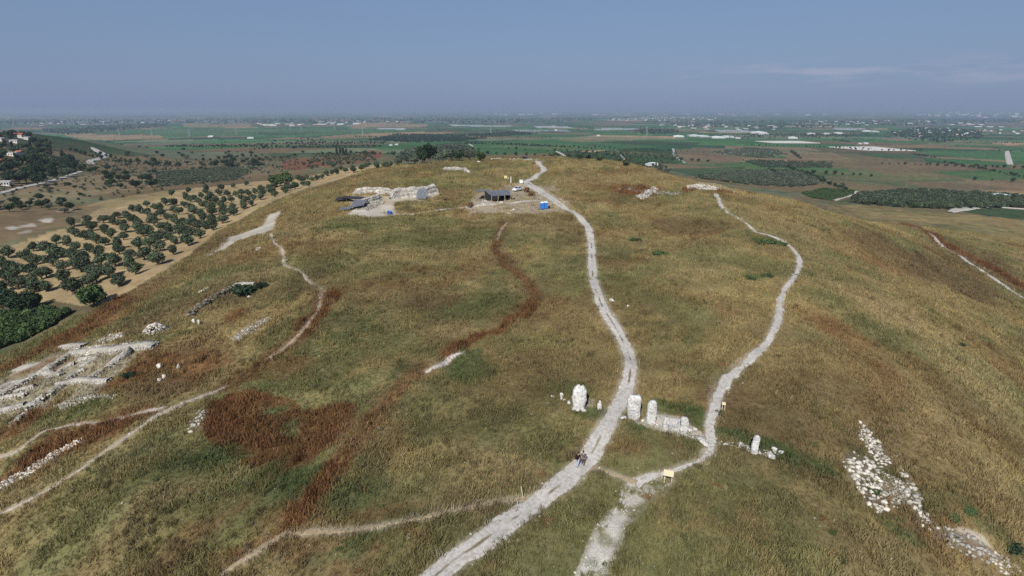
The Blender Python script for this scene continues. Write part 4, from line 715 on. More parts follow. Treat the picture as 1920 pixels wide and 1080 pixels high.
# ------------------------------------------------------------------ posts, signs and railings
def post(px, py, h, r, label, m=WOOD, lean=(0, 0), name='wooden_post', cat='post'):
    p = hit(px, py); mb = MB().tube([(0, 0, -.2), (lean[0] * h, lean[1] * h, h)], [r, r * .9], 10); return simple(name, mb, m, p, label, cat)
post(981, 932, 1.25, .065, 'pale leaning marker post where the thin path meets the track', lean=(-.18, .0)); post(500, 1012, 1.0, .05, 'thin weathered post at the bottom path bend', WOODD, (.0, .05)); post(1471, 562, 1.1, .07, 'yellowish marker post beside the right footpath', mat('yellow_paint', (.62, .5, .14), var=.1)); post(1004, 373, 1.6, .08, 'bare wooden post beside the dry bush near the toilets', WOODD)
def info_board(px, py, w_, dp, h, rz, label):
    p = hit(px, py); t = empty('information_board', p, rz, label, 'sign')
    for s in (-1, 1): MB().box((s * w_ * .36, 0, h * .5 - .15), (.09, .09, h + .1)).build('leg', WOOD, t)
    MB().box((0, 0, h), (w_, dp, .05), (math.radians(38), 0, 0)).build('panel', mat('sand_coloured_board', (.62, .52, .33), var=.06, scale=4), t, bevel=.01)
    R = Euler((math.radians(38), 0, 0)).to_matrix(); q = R @ Vector((0, 0, .03))
    for s in (-1, 1):
        e = R @ Vector((0, s * dp * .5, .03)); MB().box(Vector((0, 0, h)) + e, (w_ + .04, .04, .06), (math.radians(38), 0, 0)).build('trim', WOOD, t)
info_board(1252, 907, 1.0, .62, 1.25, -.35, 'sand-coloured slanted information board on two legs by the chalky clearing'); info_board(1356, 768, .42, .35, .8, -.2, 'small sand-coloured information panel beside the right footpath')
def signboard(px, py, w_, h, z0, label, m, cat='sign', legs=2, rz=0):
    p = hit(px, py); t = empty('signboard', p, rz, label, cat)
    for s in ((-1, 1) if legs == 2 else (0,)): MB().tube([(s * w_ * .4, .05, -.2), (s * w_ * .4, .05, z0 + h)], .05, 6).build('post', STEEL, t)
    MB().box((0, 0, z0 + h / 2), (w_, .05, h)).build('panel', m, t)
signboard(948, 336, 1.2, 1.1, .3, 'yellowish square sign in grass left of the track on the plateau', mat('cream_board', (.68, .56, .30), var=.05)); signboard(953, 340, .5, .5, 1.0, 'small tan sign beside the tall white pole', mat('tan_board', (.55, .42, .25), var=.06), legs=1)
post(958, 344, 2.7, .17, 'tall white pole with a crossbar by the plateau signs', WHITE, name='white_pole', cat='pole')
def cabinet():
    t = empty('white_cabinet', hit(977, 344), .1, 'white box-shaped cabinet standing behind the white car', 'cabinet')
    MB().box((0, 0, .75), (1.25, .8, 1.15)).build('body', WHITE, t, bevel=.03); MB().box((0, 0, 1.36), (1.4, .95, .07)).build('lid', ROOFW, t)
    for a in (-.5, .5):
        for b in (-.3, .3): MB().box((a, b, .06), (.1, .1, .3)).build('foot', STEEL, t)
cabinet(); post(974, 338, 2.6, .06, 'thin bare pole behind the white cabinet', WOODD, name='thin_pole', cat='pole')
def railing():
    P = [hit(*q) for q in [(1310, 349), (1325, 350), (1338, 351), (1350, 354), (1362, 358), (1376, 365)]]; t = empty('railing', P[0], 0, 'pale timber lookout railing around the wall remains on the mound', 'railing'); o = P[0]
    for p in P: MB().tube([p - o + Vector((0, 0, -.2)), p - o + Vector((0, 0, 1.5))], .09, 6).build('post', WOOD, t)
    for h in (.8, 1.4):
        for a, b in zip(P, P[1:]): MB().tube([a - o + Vector((0, 0, h)), b - o + Vector((0, 0, h))], .065, 6).build('rail', WOOD, t)
railing()
# ------------------------------------------------------------------ things of the dig
def cloth(name, corners, m, sag=.3, parent=None, res=16, seed=1, th=.02):
    a, b, c, e = [np.array(q, float) for q in corners]; V = []; n = res + 1
    for j in range(n):
        for i in range(n):
            u, v = i / res, j / res; p = (a * (1 - u) + b * u) * (1 - v) + (e * (1 - u) + c * u) * v
            p = p + np.array((0, 0, -sag * 16 * u * (1 - u) * v * (1 - v) * .6 + .12 * (vnoise(u * 9, v * 9, 1.7, seed) - .5))); V.append(p)
    V = np.array(V); W = V - (0, 0, th); i = (np.arange(res)[:, None] * n + np.arange(res)[None]).ravel(); Fq = np.stack([i, i + 1, i + n + 1, i + n], 1)
    me = np_mesh(name, np.concatenate([V, W]), np.concatenate([Fq, Fq[:, ::-1] + n * n]), [m], smooth=True); return link(bpy.data.objects.new(name, me), parent)
def canopy():
    o = hit(938, 379); t = empty('shade_canopy', o, 0, 'big dark grey shade-net canopy on poles beside the bare yard', 'canopy'); k = mpp(o)
    q = lambda px, py: hit(px, py) - o
    FL, FR = q(922, 379), q(958, 377); BR_, BL = FR + Vector((-.6, 7.5, .3)), FL + Vector((-2.6, 6.5, .3)); H = Vector((0, 0, 2.0)); Hb = Vector((0, 0, 2.5))
    cloth('roof_cloth', (FL + H, FR + H, BR_ + Hb, BL + Hb), NET, .55, t, seed=2); LL, LB = BL + Vector((-3.0, -1.2, 0)), BL + Vector((-2.2, 2.6, .2))
    cloth('side_roof_cloth', (LL + Hb * .9, BL + Hb + Vector((.4, -.4, .05)), BL + Hb + Vector((2.6, 2.2, .1)), LB + Hb), NET, .3, t, seed=3)
    cloth('back_cloth', (BL + Hb, BR_ + Hb, BR_, BL), NETD, .0, t, seed=4); cloth('right_cloth', (FR + H, BR_ + Hb, BR_, FR + Vector((0, 2, 0))), NETD, 0, t, seed=5); cloth('left_cloth', (FL + H, BL + Hb, BL, FL + Vector((.4, .6, 0))), NETD, 0, t, seed=6)
    cloth('hanging_flap', (FL + H, FL + (FR - FL) * .45 + H - Vector((0, 0, .15)), FL + (FR - FL) * .42 + Vector((0, .4, .9)), FL + Vector((.5, .5, .5))), NETD, 0, t, seed=8)
    for p in (FL, FR, FL + (FR - FL) * .33, FL + (FR - FL) * .68): MB().tube([p + Vector((0, 0, -.2)), p + Vector((0, 0, 2.1))], .07, 6).build('pole', WOOD, t)
    for p in (BL, BR_, LL, LB): MB().tube([p + Vector((0, 0, -.4)), p + Vector((0, 0, 2.7))], .07, 6).build('pole', WOODD, t)
canopy()
def shade(pts, hs, label, seed, sag=.2, m=NET):
    P = [hit(*p) for p in pts]; o = P[0]; t = empty('shade_cloth', o, 0, label, 'shade cloth'); Q = [p - o + Vector((0, 0, h)) for p, h in zip(P, hs)]
    cloth('cloth', Q, m, sag, t, seed=seed)
    for p, h in zip(P, hs): MB().tube([p - o + Vector((0, 0, -.3)), p - o + Vector((0, 0, h + .1))], .06, 6).build('pole', WOODD, t)
shade([(781, 375), (799, 375.5), (803, 373), (784, 373)], [.5, .5, 3.3, 3.2], 'small grey shade cloth slung before the white excavated face', 11, .1)
shade([(657, 395), (682, 391), (690, 383), (664, 384)], [.9, 1.1, 1.7, 1.5], 'large pale grey shade sheet over the left excavation trench', 12); shade([(634, 398), (656, 396), (662, 392), (640, 393)], [.5, .6, .9, .8], 'low grey sheet at the left corner of the excavation', 13); shade([(627, 381), (650, 379), (660, 377), (634, 376)], [.8, .9, 1.4, 1.3], 'narrow dark net at the far left of the excavation', 14, m=NETD); shade([(640, 379), (688, 382), (690, 378), (645, 375)], [1.3, 1.4, 1.6, 1.5], 'dark strip of net behind the large pale grey sheet', 15, m=NETD)
def tarp():
    o = hit(731, 402); V, Fs = ico(3); V = V.copy(); k = np.abs(V).max(1, keepdims=True); V = V * .4 + V / k * .55; V *= np.array((.8, .6, .62)); V += (np.stack([n3d(V + 3, .5, q) for q in (1, 2, 3)], 1) - .5) * .45; V[:, 2] = np.maximum(V[:, 2], -.5) + .45
    simple('tarpaulin_bundle', MB().add(V, Fs), BLUET, o, 'crumpled blue tarpaulin bundle beside the pale spoil heap', 'tarpaulin')
tarp()
def toilet(px, py, label, rz):
    t = empty('portable_toilet', hit(px, py), rz, label, 'portable toilet', 'pair of portable toilets')
    MB().box((0, 0, .08), (1.12, 1.12, .16)).build('base', RUBBER, t); MB().box((0, 0, 1.1), (1.08, 1.08, 1.95)).build('body', BLUE, t, bevel=.03)
    d_ = MB().box((0, -.555, 1.08), (.8, .05, 1.75)).build('door', BLUE, t, bevel=.01); MB().box((.3, -.6, 1.05), (.06, .05, .16)).build('handle', WHITE, d_)
    n, V, Fs = 12, [], []
    for j in range(n + 1):
        a = math.pi * j / n
        for y in (-.58, .58): V.append((-.58 * math.cos(a), y, 2.06 + .30 * math.sin(a) ** .7))
    for j in range(n): Fs.append((2 * j, 2 * j + 2, 2 * j + 3, 2 * j + 1))
    Fs += [tuple(range(0, 2 * n + 2, 2)), tuple(reversed(range(1, 2 * n + 2, 2))), (0, 1, 2 * n + 1, 2 * n)]
    MB().add(V, Fs).build('roof', ROOFW, t); MB().tube([(.4, .4, 2.0), (.4, .4, 2.6)], .05, 8).build('vent_pipe', WHITE, t)
toilet(1016.4, 392.2, 'blue portable toilet with white roof, left of the pair', .12); toilet(1023.4, 391.4, 'blue portable toilet with white roof, right of the pair', .12)
def bin_():
    t = empty('waste_bin', hit(1030, 391), 0, 'small black bin standing against the right portable toilet', 'bin'); MB().box((0, 0, .4), (.5, .5, .8), top=(1.15, 1.15)).build('body', RUBBER, t, bevel=.02); MB().box((0, 0, .83), (.62, .62, .06)).build('lid', RUBBER, t, bevel=.01)
bin_()
def sack(px, py, R, label, m, seed): stone_at(px, py, R, label, seed, cat='sack', name='sack', boxy=.3, m=m)
sack(940, 381, (.75, .5, .4), 'white bulging sack in front of the shade canopy', WHITE, 401); sack(963, 394, (.5, .35, .25), 'white bag lying in the bare yard edge', WHITE, 402); stone_at(933, 379, (.5, .35, .25), 'tan crate-like block beside the canopy front', 403, cat='block', name='crate', boxy=.9, m=WOOD); stone_at(964, 374, (.45, .4, .4), 'dark lump of netting right of the canopy', 405, cat='netting', name='net_bundle', m=NETD)
def log():
    a, b = hit(948, 401), hit(959, 402.5); simple('fallen_log', MB().tube([(0, 0, .15), tuple((b - a) * .5 + Vector((0, 0, .3))), tuple(b - a + Vector((0, 0, .1)))], [.16, .2, .12], 8), WOOD, a, 'pale bleached log lying below the bare yard', 'log', None, True)
log()
def car(px, py, rz, paint, label, dz=0):
    o = hit(px, py); o.z += dz; t = empty('parked_car', o, rz, label, 'car')       # car points along +X
    prof = [(-2.1, .35), (-2.15, .75), (-2.0, .92), (-1.2, .98), (1.0, .96), (1.95, .80), (2.12, .55), (2.1, .3), (1.75, .25), (-1.75, .25)]
    MB().prism(prof, -.85, .85).build('body', paint, t, bevel=.06)
    V = []
    for x, z, yw in ((-1.75, .96, .8), (-1.15, 1.42, .62), (.15, 1.45, .62), (1.0, .95, .8)):
        V += [(x, -yw, z), (x, yw, z)]
    MB().add(V, [(0, 2, 3, 1), (2, 4, 5, 3), (4, 6, 7, 5), (0, 1, 7, 6), (0, 6, 4, 2), (1, 3, 5, 7)]).build('cabin', GLASS, t, bevel=.02)
    MB().box((-.5, 0, 1.455), (1.25, 1.2, .05)).build('roof', paint, t, bevel=.02)
    for s in (-1, 1):
        MB().tube([(.2, s * .64, 1.44), (.98, s * .80, .96)], .05, 6).build('pillar', paint, t); MB().tube([(-1.15, s * .64, 1.42), (-1.72, s * .80, .96)], .06, 6).build('pillar', paint, t)
        MB().box((2.06, s * .6, .66), (.12, .34, .14)).build('headlight', LAMP, t, bevel=.02); MB().box((-2.1, s * .62, .78), (.1, .3, .14)).build('tail_light', LAMPR, t, bevel=.02); MB().box((.75, s * .92, 1.0), (.12, .16, .12)).build('mirror', paint, t, bevel=.02)
        for x in (-1.32, 1.32):
            w_ = MB().tube([(x, s * .72, .32), (x, s * .9, .32)], .32, 16).build('wheel', RUBBER, t); MB().tube([(x, s * .88, .32), (x, s * .915, .32)], .19, 12).build('rim', STEEL, w_)
car(970, 357.5, math.radians(-125), CARW, 'white saloon car parked on the bare plateau yard'); car(984, 298.6, math.radians(4), CARD, 'dark blue-black car parked on the crest road')
# ------------------------------------------------------------------ trees and bushes
def crown_mesh(name, R, H, zc, n, fs, seed, m, lobes=6, gap=.35, ragged=.25, trunk=None):
    """leaf-sized faces spread through a lobed volume"""
    rng = np.random.default_rng(seed); L = rng.normal(0, 1, (lobes, 3)); L /= np.linalg.norm(L, axis=1, keepdims=True); L *= rng.uniform(.3, .68, (lobes, 1)); L[:, 2] *= .8
    lr = rng.uniform(.38, .62, lobes); k = rng.choice(lobes, n, p=lr ** 2 / (lr ** 2).sum()); q = rng.normal(0, 1, (n, 3)); q /= np.linalg.norm(q, axis=1, keepdims=True)
    rad = (rng.uniform(gap, 1, n) ** .5) * lr[k] * (1 + rng.normal(0, ragged * .5, n)); p = L[k] + q * rad[:, None]; p = p * np.array((R, R, H / 2)); p[:, 2] += zc
    a = rng.normal(0, 1, (n, 3)); a /= np.linalg.norm(a, axis=1, keepdims=True); b = np.cross(a, q + rng.normal(0, .5, (n, 3))); b /= np.linalg.norm(b, axis=1, keepdims=True) + 1e-9
    s = fs * rng.uniform(.6, 1.3, (n, 1)); V = np.stack([p - a * s, p - b * s * .6, p + a * s, p + b * s * .6], 1).reshape(-1, 3); Fc = np.arange(n * 4).reshape(n, 4)
    return np_mesh(name, V, Fc, [m])
def trunk_mesh(name, h, r, spread, seed, m=None, limbs=4):
    rng = random.Random(seed); mb = MB(); mb.tube([(0, 0, -.3), (rng.uniform(-.1, .1), rng.uniform(-.1, .1), h * .5), (rng.uniform(-.15, .15), rng.uniform(-.15, .15), h)], [r * 1.35, r, r * .8], 8)
    for i in range(limbs):
        a = 6.28 * i / limbs + rng.uniform(-.4, .4); c, s = math.cos(a), math.sin(a); mb.tube([(0, 0, h * .85), (c * spread * .5, s * spread * .5, h * 1.35), (c * spread, s * spread, h * 1.9)], [r * .6, r * .4, r * .15], 6)
    me = bpy.data.meshes.new(name); me.from_pydata(mb.v, [], mb.f); me.materials.append(m or BARK); return me
class Kind:
    def __init__(s, name, cat, crowns, trunks): s.name, s.cat, s.c, s.t = name, cat, crowns, trunks
def plant(kind, p, sc, label, group, seed, parts=True, sz=1.):
    rng = random.Random(seed); r = empty(kind.name, p, rng.uniform(0, 6.28), label, kind.cat, group); r.scale = (sc, sc, sc * sz)
    link(bpy.data.objects.new('crown', rng.choice(kind.c)), r)
    if kind.t: link(bpy.data.objects.new('trunk', rng.choice(kind.t)), r)
    return r
OLIVE_T = Kind('olive_tree', 'olive tree', [crown_mesh('crown', 2.2, 4.1, 2.35, 1500, .26, s, OL, 9, .3) for s in range(5)], [trunk_mesh('trunk', .95, .24, 1.3, s) for s in range(3)])
BROAD = Kind('broadleaf_tree', 'tree', [crown_mesh('crown', 3.6, 6.2, 4.6, 1500, .42, 20 + s, EV, 9, .3) for s in range(4)], [trunk_mesh('trunk', 2.0, .28, 1.8, 9 + s) for s in range(2)])
GREEN_T = Kind('leafy_tree', 'tree', [crown_mesh('crown', 3.4, 5.2, 3.6, 1500, .42, 30 + s, BR, 8, .3) for s in range(3)], [trunk_mesh('trunk', 1.6, .25, 1.6, 19 + s) for s in range(2)])
GREY_T = Kind('grey_green_tree', 'tree', [crown_mesh('crown', 3.2, 4.8, 3.4, 1300, .36, 40 + s, GY, 8, .3) for s in range(3)], [trunk_mesh('trunk', 1.4, .22, 1.5, 29 + s) for s in range(2)])
CYP = Kind('cypress_tree', 'tree', [crown_mesh('crown', 1.5, 9.5, 5.2, 1100, .34, 50 + s, EV, 7, .2, .1) for s in range(3)], [trunk_mesh('trunk', 1.0, .2, .4, 39)])
BUSH = Kind('shrub', 'shrub', [crown_mesh('crown', 1.6, 2.2, .85, 700, .24, 60 + s, EV, 6, .3) for s in range(3)] , [trunk_mesh('stems', .35, .1, .7, 49)])
BUSHG = Kind('shrub', 'shrub', [crown_mesh('crown', 1.5, 1.3, .5, 800, .18, 70 + s, BR, 7, .3) for s in range(3)], [trunk_mesh('stems', .2, .06, .6, 59)])
BUSHD = Kind('dry_shrub', 'shrub', [crown_mesh('crown', 1.4, 1.5, .65, 420, .2, 80 + s, DRYL, 6, .15, .5) for s in range(2)], [trunk_mesh('stems', .4, .06, .9, 69, None, 7)])
# the olive grove below the left slope: crown centres read off the photo
Z6 = [(80,470),(310,408),(430,430),(475,420),(520,340),(660,183),(690,275),(815,145),(800,190),(855,220),(790,305),(835,300),(620,360),(710,405),(820,420),(520,475),(570,465),(665,485),(345,530),(255,505),(490,550),(590,590),(765,530),(750,600),(800,605),(920,455),(935,540),(885,340),(970,355),(965,250),(1025,290),(1140,305),(1085,105),(955,150),(1040,160),(1115,190),(1155,235),(1175,115),(1235,150),(1220,40),(1085,385),(1100,440),(1065,545),(1215,480),(1190,565),(1255,620),(1005,655),(1100,735),(870,640),(810,730),(890,690),(580,690),(675,805),(385,670),(290,640),(430,650),(330,785),(425,780),(170,760),(150,610),(90,595),(20,560),(50,690),(130,680),(15,805)]
Z5 = [(640,185),(430,275),(495,300),(545,315),(590,265),(660,275),(780,160),(755,200),(760,222),(935,140),(925,170),(890,205),(1060,140),(1040,185),(1160,120),(1270,100),(1110,190),(1180,190),(1230,180),(1290,190),(1340,170),(1400,150),(1230,225),(1270,240),(1330,225),(1390,220),(1145,240),(1080,250),(1010,250),(970,205),(960,240),(870,255),(830,230),(800,240),(745,285),(655,325),(700,345),(800,305),(825,340),(925,295),(980,310),(985,350),(1070,310),(1050,280),(1155,305),(1160,355),(1080,360),(1250,300),(1315,275),(1245,265),(435,360),(375,335),(370,440),(480,400),(490,440),(545,360),(600,390),(665,415),(550,475),(620,505),(730,455),(700,510),(810,400),(820,455),(890,370),(905,405),(875,470),(925,470),(980,410),(1070,420),(990,475),(760,525),(815,520),(880,545),(665,595),(780,610),(450,510),(400,530),(365,495),(490,560),(545,570),(600,560),(455,625),(545,655),(655,685),(365,635),(410,725),(520,770),(1480,175),(1510,195),(1600,165),(1640,140),(1680,130),(1460,140)]
Z8 = [(590,500),(490,550),(510,500),(700,480),(690,430),(760,490),(800,420),(860,410),(920,395),(980,360),(1040,345),(1100,340),(1150,290),(1200,320),(1280,290),(1300,320),(1400,295),(1450,265),(1470,250),(1580,270),(1690,270),(1740,250),(350,500),(200,600),(180,540),(420,470),(640,420),(740,400)]
TREES = [(x / 4.908, 380 + y / 4.908, 'near') for x, y in Z6] + [(180 + x / 4.5, 320 + y / 4.5, 'mid') for x, y in Z5] + [(460 + x / 6.4, 270 + y / 6.4, 'row') for x, y in Z8]
TP = hits([(a, b + (8 if k == 'near' else 6 if k == 'mid' else 4)) for a, b, k in TREES])
LAB = dict(near=('round dark olive tree on the golden stubble at the near, left end of the grove', 'olive trees of the near grove'), mid=('round dark olive tree in the crowded middle and far part of the grove', 'olive trees of the middle grove'), row=('olive tree in the narrow row running along the back foot of the mound', 'olive trees in the row along the mound'))
for i, ((a, b, k), p) in enumerate(zip(TREES, TP)): plant(OLIVE_T, p, .78 + .34 * random.Random(i).random(), LAB[k][0], LAB[k][1], i)
def single(kind, px, py, sc, label, seed, group=None, sz=1.): return plant(kind, hit(px, py), sc, label, group, seed, sz=sz)
single(GREEN_T, 178, 575, .98, 'large bright green spreading tree at the near corner of the olive grove', 501); single(GREEN_T, 537, 352, 1.6, 'large leafy green tree at the far end of the olive grove, right of its twin', 502); single(GREEN_T, 519, 350, 1.35, 'large leafy green tree at the far end of the olive grove, left of its twin', 503)
for i, (a, b, s) in enumerate([(8,588,.85),(30,586,.8),(48,590,.85),(64,588,.7)]): single(BROAD, a, b, s, ['dark evergreen tree at the left frame edge below the grove', 'second dark evergreen tree from the left frame edge below the grove', 'third dark evergreen tree from the left below the grove', 'rightmost dark evergreen tree of the clump below the grove'][i], 510 + i)
single(BUSH, 459, 556, 1.5, 'round dark green bush by the retaining wall on the left slope', 520); single(BUSH, 489, 541, .8, 'small grey-green bush right of the retaining wall', 521); single(BUSH, 241, 708, .55, 'small green bush in red thistles right of the left ruins', 522)
for i, (a, b, s, l) in enumerate([(1442,458,2.0,'widest bright green bush beside the right footpath'),(1465,460,1.4,'bright green bush at the bend of the right footpath'),(1425,458,1.2,'bright green bush left of the widest one by the right footpath'),(1238,477,1.6,'bright green bush alone in mid slope between the two paths'),(1192,451,1.3,'bright green low bush left of the mid-slope one'),(1405,523,1.2,'green low bush left of the right footpath bend'),(1438,519,1.1,'green low bush nearest the right footpath bend'),(1490,516,.6,'small green bush touching the right footpath'),
    (1540,434,.9,'small dark bush on the upper right slope'),(1551,432,.7,'tiny dark bush right of the small dark one on the upper slope'),(1521,424,.8,'small green bush high on the right slope'),(1816,958,.9,'bright green bush at the far lower right'),(1785,972,.9,'green bush above the bottom right foundation stones'),(1640,925,.8,'dark green bush inside the wide ruined wall'),(1900,1030,1.2,'dark spreading bush at the bottom right corner'),(1802,646,.9,'grey-green bush alone on the right slope'),(1348,775,.7,'green weed clump under the small information panel')]):
    single(BUSHG if i not in (8, 9, 14) else BUSH, a, b, s * (.7 if i > 6 else .85), l, 530 + i, sz=.62)
single(BUSHD, 883, 388, 1.25, 'dark brown dead bush below the pile of grey stones', 560); single(BUSHD, 998, 368, 1.4, 'tan dry bush beside the bare post near the toilets', 561); single(BUSHD, 989, 360, 1.3, 'tan dry bush behind the white car yard', 562)
# trees behind the crest and cypress clump
for i, (a, b, s, k, l) in enumerate([(806,303,1.2,BROAD,'tallest dark round tree on the crest left of the pale road'),(793,304,1.1,BROAD,'dark tree merging with the left side of the tallest crest tree'),(765,306,1.0,GREY_T,'grey-green tree at the left end of the crest trees'),(748,307,.7,GREY_T,'small grey-green tree at the far left of the crest trees'),(778,306,.8,GREY_T,'grey-green tree left of the tallest crest tree'),(830,301,1.0,GREY_T,'grey-green tree right of the tallest crest tree'),(846,301,1.05,GREY_T,'grey-green tree in the middle of the crest trees'),(862,301,1.1,GREY_T,'grey-green rounded tree between dark ones on the crest'),(858,302,.7,BROAD,'small dark tree in front of the grey-green crest trees'),(880,301,.9,GREY_T,'grey-green tree at the right end of the crest trees'),(901,302,.75,GREEN_T,'small bright green tree by the start of the pale crest road')]):
    pp = hit(a, b + 1)
    for q in range(8):
        if math.hypot(pp.x, pp.y) < 420: break
        pp = hit(a, b + 2 + q)
    plant(k, pp, s * 1.2, l, None, 600 + i)
for i, (a, b, s) in enumerate([(632,292,1.0),(638,291,1.15),(644,292,1.1),(650,293,.9)]): single(CYP, a, b, s * 1.5, ['dark cypress at the left of the clump above the red slope', 'second cypress of the clump above the red slope', 'third cypress of the clump above the red slope', 'dark cypress at the right of the clump above the red slope'][i], 620 + i)
def zone(P, n, seed, mind=4.):
    W = hits(P)[:, :2]; lo, hi = W.min(0), W.max(0); rng = np.random.default_rng(seed); o = []; t = 0
    while len(o) < n and t < n * 60:
        t += 1; q = rng.uniform(lo, hi)
        if inpoly(q[:1], q[1:], W)[0] and all((q[0] - a) ** 2 + (q[1] - b) ** 2 > mind * mind for a, b in o): o.append(tuple(q))
    o = np.array(o); return np.column_stack([o, z_at(o[:, 0], o[:, 1])])
VZ = [([(-20,254),(40,252),(95,268),(98,284),(-20,288)], 75, 'village tree on the upper left hillside above the pale road', 'trees of the upper village'), ([(-20,290),(50,285),(95,290),(135,302),(160,322),(90,345),(-20,357)], 130, 'dark village tree on the lower left hillside', 'trees of the lower village')]
for zi, (P, n, l, g) in enumerate(VZ):
    for i, p in enumerate(zone(P, n, 70 + zi, 5.5)):
        rng = random.Random(i + zi * 500); qx, qy = proj(*p)
        if any(abs(qx - hx) < 11 and -2 < qy - hy < 11 for hx, hy in ((36, 258), (53, 262), (28, 268), (4, 265), (27, 293), (39, 293), (4, 312), (14, 348))): continue
        plant(rng.choice([BROAD, BROAD, GREEN_T, GREY_T, CYP]), p, rng.uniform(.75, 1.25) * 1.2, l, g, i + 700)
SZ = [([(150,300),(240,285),(470,285),(500,308),(420,322),(330,330),(230,338),(160,322)], 60, 'low dark bush on the scrubby valley floor beyond the grove', 'bushes of the valley floor', (.6, 1.5)), ([(-20,378),(60,372),(135,382),(130,400),(-20,402)], 16, 'olive-like tree in the hedge at the left edge behind the grove', 'trees of the left hedge', (.5, .8)),
    ([(200,335),(290,322),(290,352),(190,360)], 16, 'dark tree in the clump left of the far vineyard', 'trees beside the vineyard', (.6, 1.2)), ([(380,308),(560,292),(570,305),(480,322)], 26, 'dark bush on the brown slope behind the grove', 'bushes of the brown slope', (.6, 1.2)), ([(80,352),(140,345),(170,368),(90,385)], 8, 'lone bush on the tan field behind the grove', 'bushes of the tan field', (.4, .8)),
    ([(480,262),(620,258),(640,280),(560,290),(490,285)], 26, 'bush among the fields left of the cypress clump', 'bushes left of the cypresses', (.8, 1.5)), ([(200,262),(480,262),(470,282),(240,284)], 18, 'dark bush scattered across the far valley', 'bushes of the far valley', (.7, 1.3))]
for zi, (P, n, l, g, (s0, s1)) in enumerate(SZ):
    for i, p in enumerate(zone(P, n, 170 + zi, 6)):
        rng = random.Random(i + zi * 77); qx, qy = proj(*p)
        if 162 < qx < 206 and 270 < qy < 318: continue
        plant(rng.choice([BROAD, GREY_T, BROAD]), p, rng.uniform(s0, s1), l, g, i + 900, sz=.8)
def stuff_zone(name, P, n, kinds, s, col, label, cat, seed, mind=0):
    pts = zone(P, n, seed, mind) if mind else None
    if pts is None:
        W = hits(P)[:, :2]; lo, hi = W.min(0), W.max(0); rng = np.random.default_rng(seed); q = rng.uniform(lo, hi, (n * 6, 2)); q = q[inpoly(q[:, 0], q[:, 1], W)][:n]; pts = np.column_stack([q, z_at(q[:, 0], q[:, 1])])
    rng = np.random.default_rng(seed + 1); return scatter(name, pts, np.tile(col, (len(pts), 1)), rng.uniform(*s, len(pts)), kinds, seed, label=label, cat=cat, tilt=.05)
def pr(R, H, zc, n, fs, m): return [proto('crown', crown_mesh('crown', R, H, zc, n, fs, 200 + s, m, 6, .3)) for s in range(3)]
PO, PE, PB, PGY = pr(2.6, 4.2, 2.2, 260, .55, OL), pr(4, 8, 4.2, 300, .9, EV), pr(1.3, 1.7, .8, 160, .3, BR), pr(2.7, 4.0, 2.0, 260, .55, GY)
c0 = (.05, .07, .04)
stuff_zone('olive_orchard', [(1300,334),(1400,321),(1500,322),(1545,336),(1530,347),(1480,352),(1400,346)], 1300, PGY, (.8, 1.2), c0, 'blue-green olive orchard on the plain behind the right crest', 'orchard', 1)
stuff_zone('olive_orchard', [(1590,381),(1610,366),(1720,358),(1930,372),(1930,390),(1770,393),(1640,386)], 1100, PO, (.85, 1.35), c0, 'dense dark olive orchard at the foot of the right slope', 'orchard', 2)
stuff_zone('olive_orchard', [(735,300),(760,282),(860,268),(890,280),(905,296),(820,302)], 500, PGY, (.9, 1.4), c0, 'grey-green orchard behind the crest trees', 'orchard', 3)
stuff_zone('olive_orchard', [(1020,300),(1060,294),(1130,300),(1230,306),(1260,318),(1200,318),(1100,308)], 420, PO, (.7, 1.1), c0, 'olive trees hidden along the back of the crest', 'orchard', 4)
stuff_zone('woods', [(690,264),(740,253),(860,254),(905,262),(860,266),(780,268)], 700, PE, (.8, 1.3), c0, 'dark belt of woodland across the green plain', 'woods', 5)
stuff_zone('woods', [(860,254),(960,247),(1010,252),(900,258)], 350, PE, (.8, 1.2), c0, 'thin woodland right of the dark belt', 'woods', 6)
stuff_zone('woods', [(1182,250),(1200,244),(1260,243),(1275,249),(1240,253)], 160, PE, (1, 1.6), c0, 'dark windbreak clump left of the white greenhouses', 'woods', 7)
stuff_zone('woods', [(1660,250),(1720,240),(1840,246),(1845,262),(1760,268),(1690,262)], 600, PE, (1, 1.5), c0, 'dark wood around the village on the right plain', 'woods', 8)
stuff_zone('woods', [(70,244),(150,238),(300,232),(320,236),(200,248),(120,254)], 700, PE, (1, 1.6), c0, 'dark forest strip on the far left plain', 'woods', 9)
stuff_zone('woods', [(1290,252),(1440,252),(1560,250),(1650,248),(1640,256),(1400,262)], 220, PE, (.7, 1.2), c0, 'scattered trees round the plain sheds', 'woods', 10)
stuff_zone('woods', [(1200,228),(1500,226),(1900,222),(1930,230),(1500,242),(1300,240)], 900, PE, (1.5, 2.6), c0, 'trees among the far villages on the right', 'woods', 11)
stuff_zone('woods', [(0,226),(400,224),(900,222),(1200,222),(1000,232),(500,232),(0,236)], 900, PE, (2, 3.5), c0, 'far tree belts along the hazy plain', 'woods', 12)
stuff_zone('orchard', [(565,306),(600,290),(700,286),(710,300),(640,312),(580,320)], 190, PO, (.6, .9), c0, 'rows of young trees on the red slope', 'orchard', 13)
stuff_zone('vineyard', [(288,323),(440,312),(470,322),(440,338),(300,351)], 1500, PGY, (.35, .5), c0, 'grey-green vineyard in the valley behind the grove', 'vineyard', 14)
stuff_zone('vineyard', [(-60,590),(40,587),(128,590),(92,614),(40,640),(-60,668)], 1300, PB, (.8, 1.3), c0, 'bright green vine rows below the left slope', 'vineyard', 15)
stuff_zone('orchard', [(1332,286),(1400,277),(1458,281),(1478,290),(1440,297),(1382,293)], 700, PGY, (.6, .9), c0, 'fenced plot of small grey-green trees on the plain', 'orchard', 16)
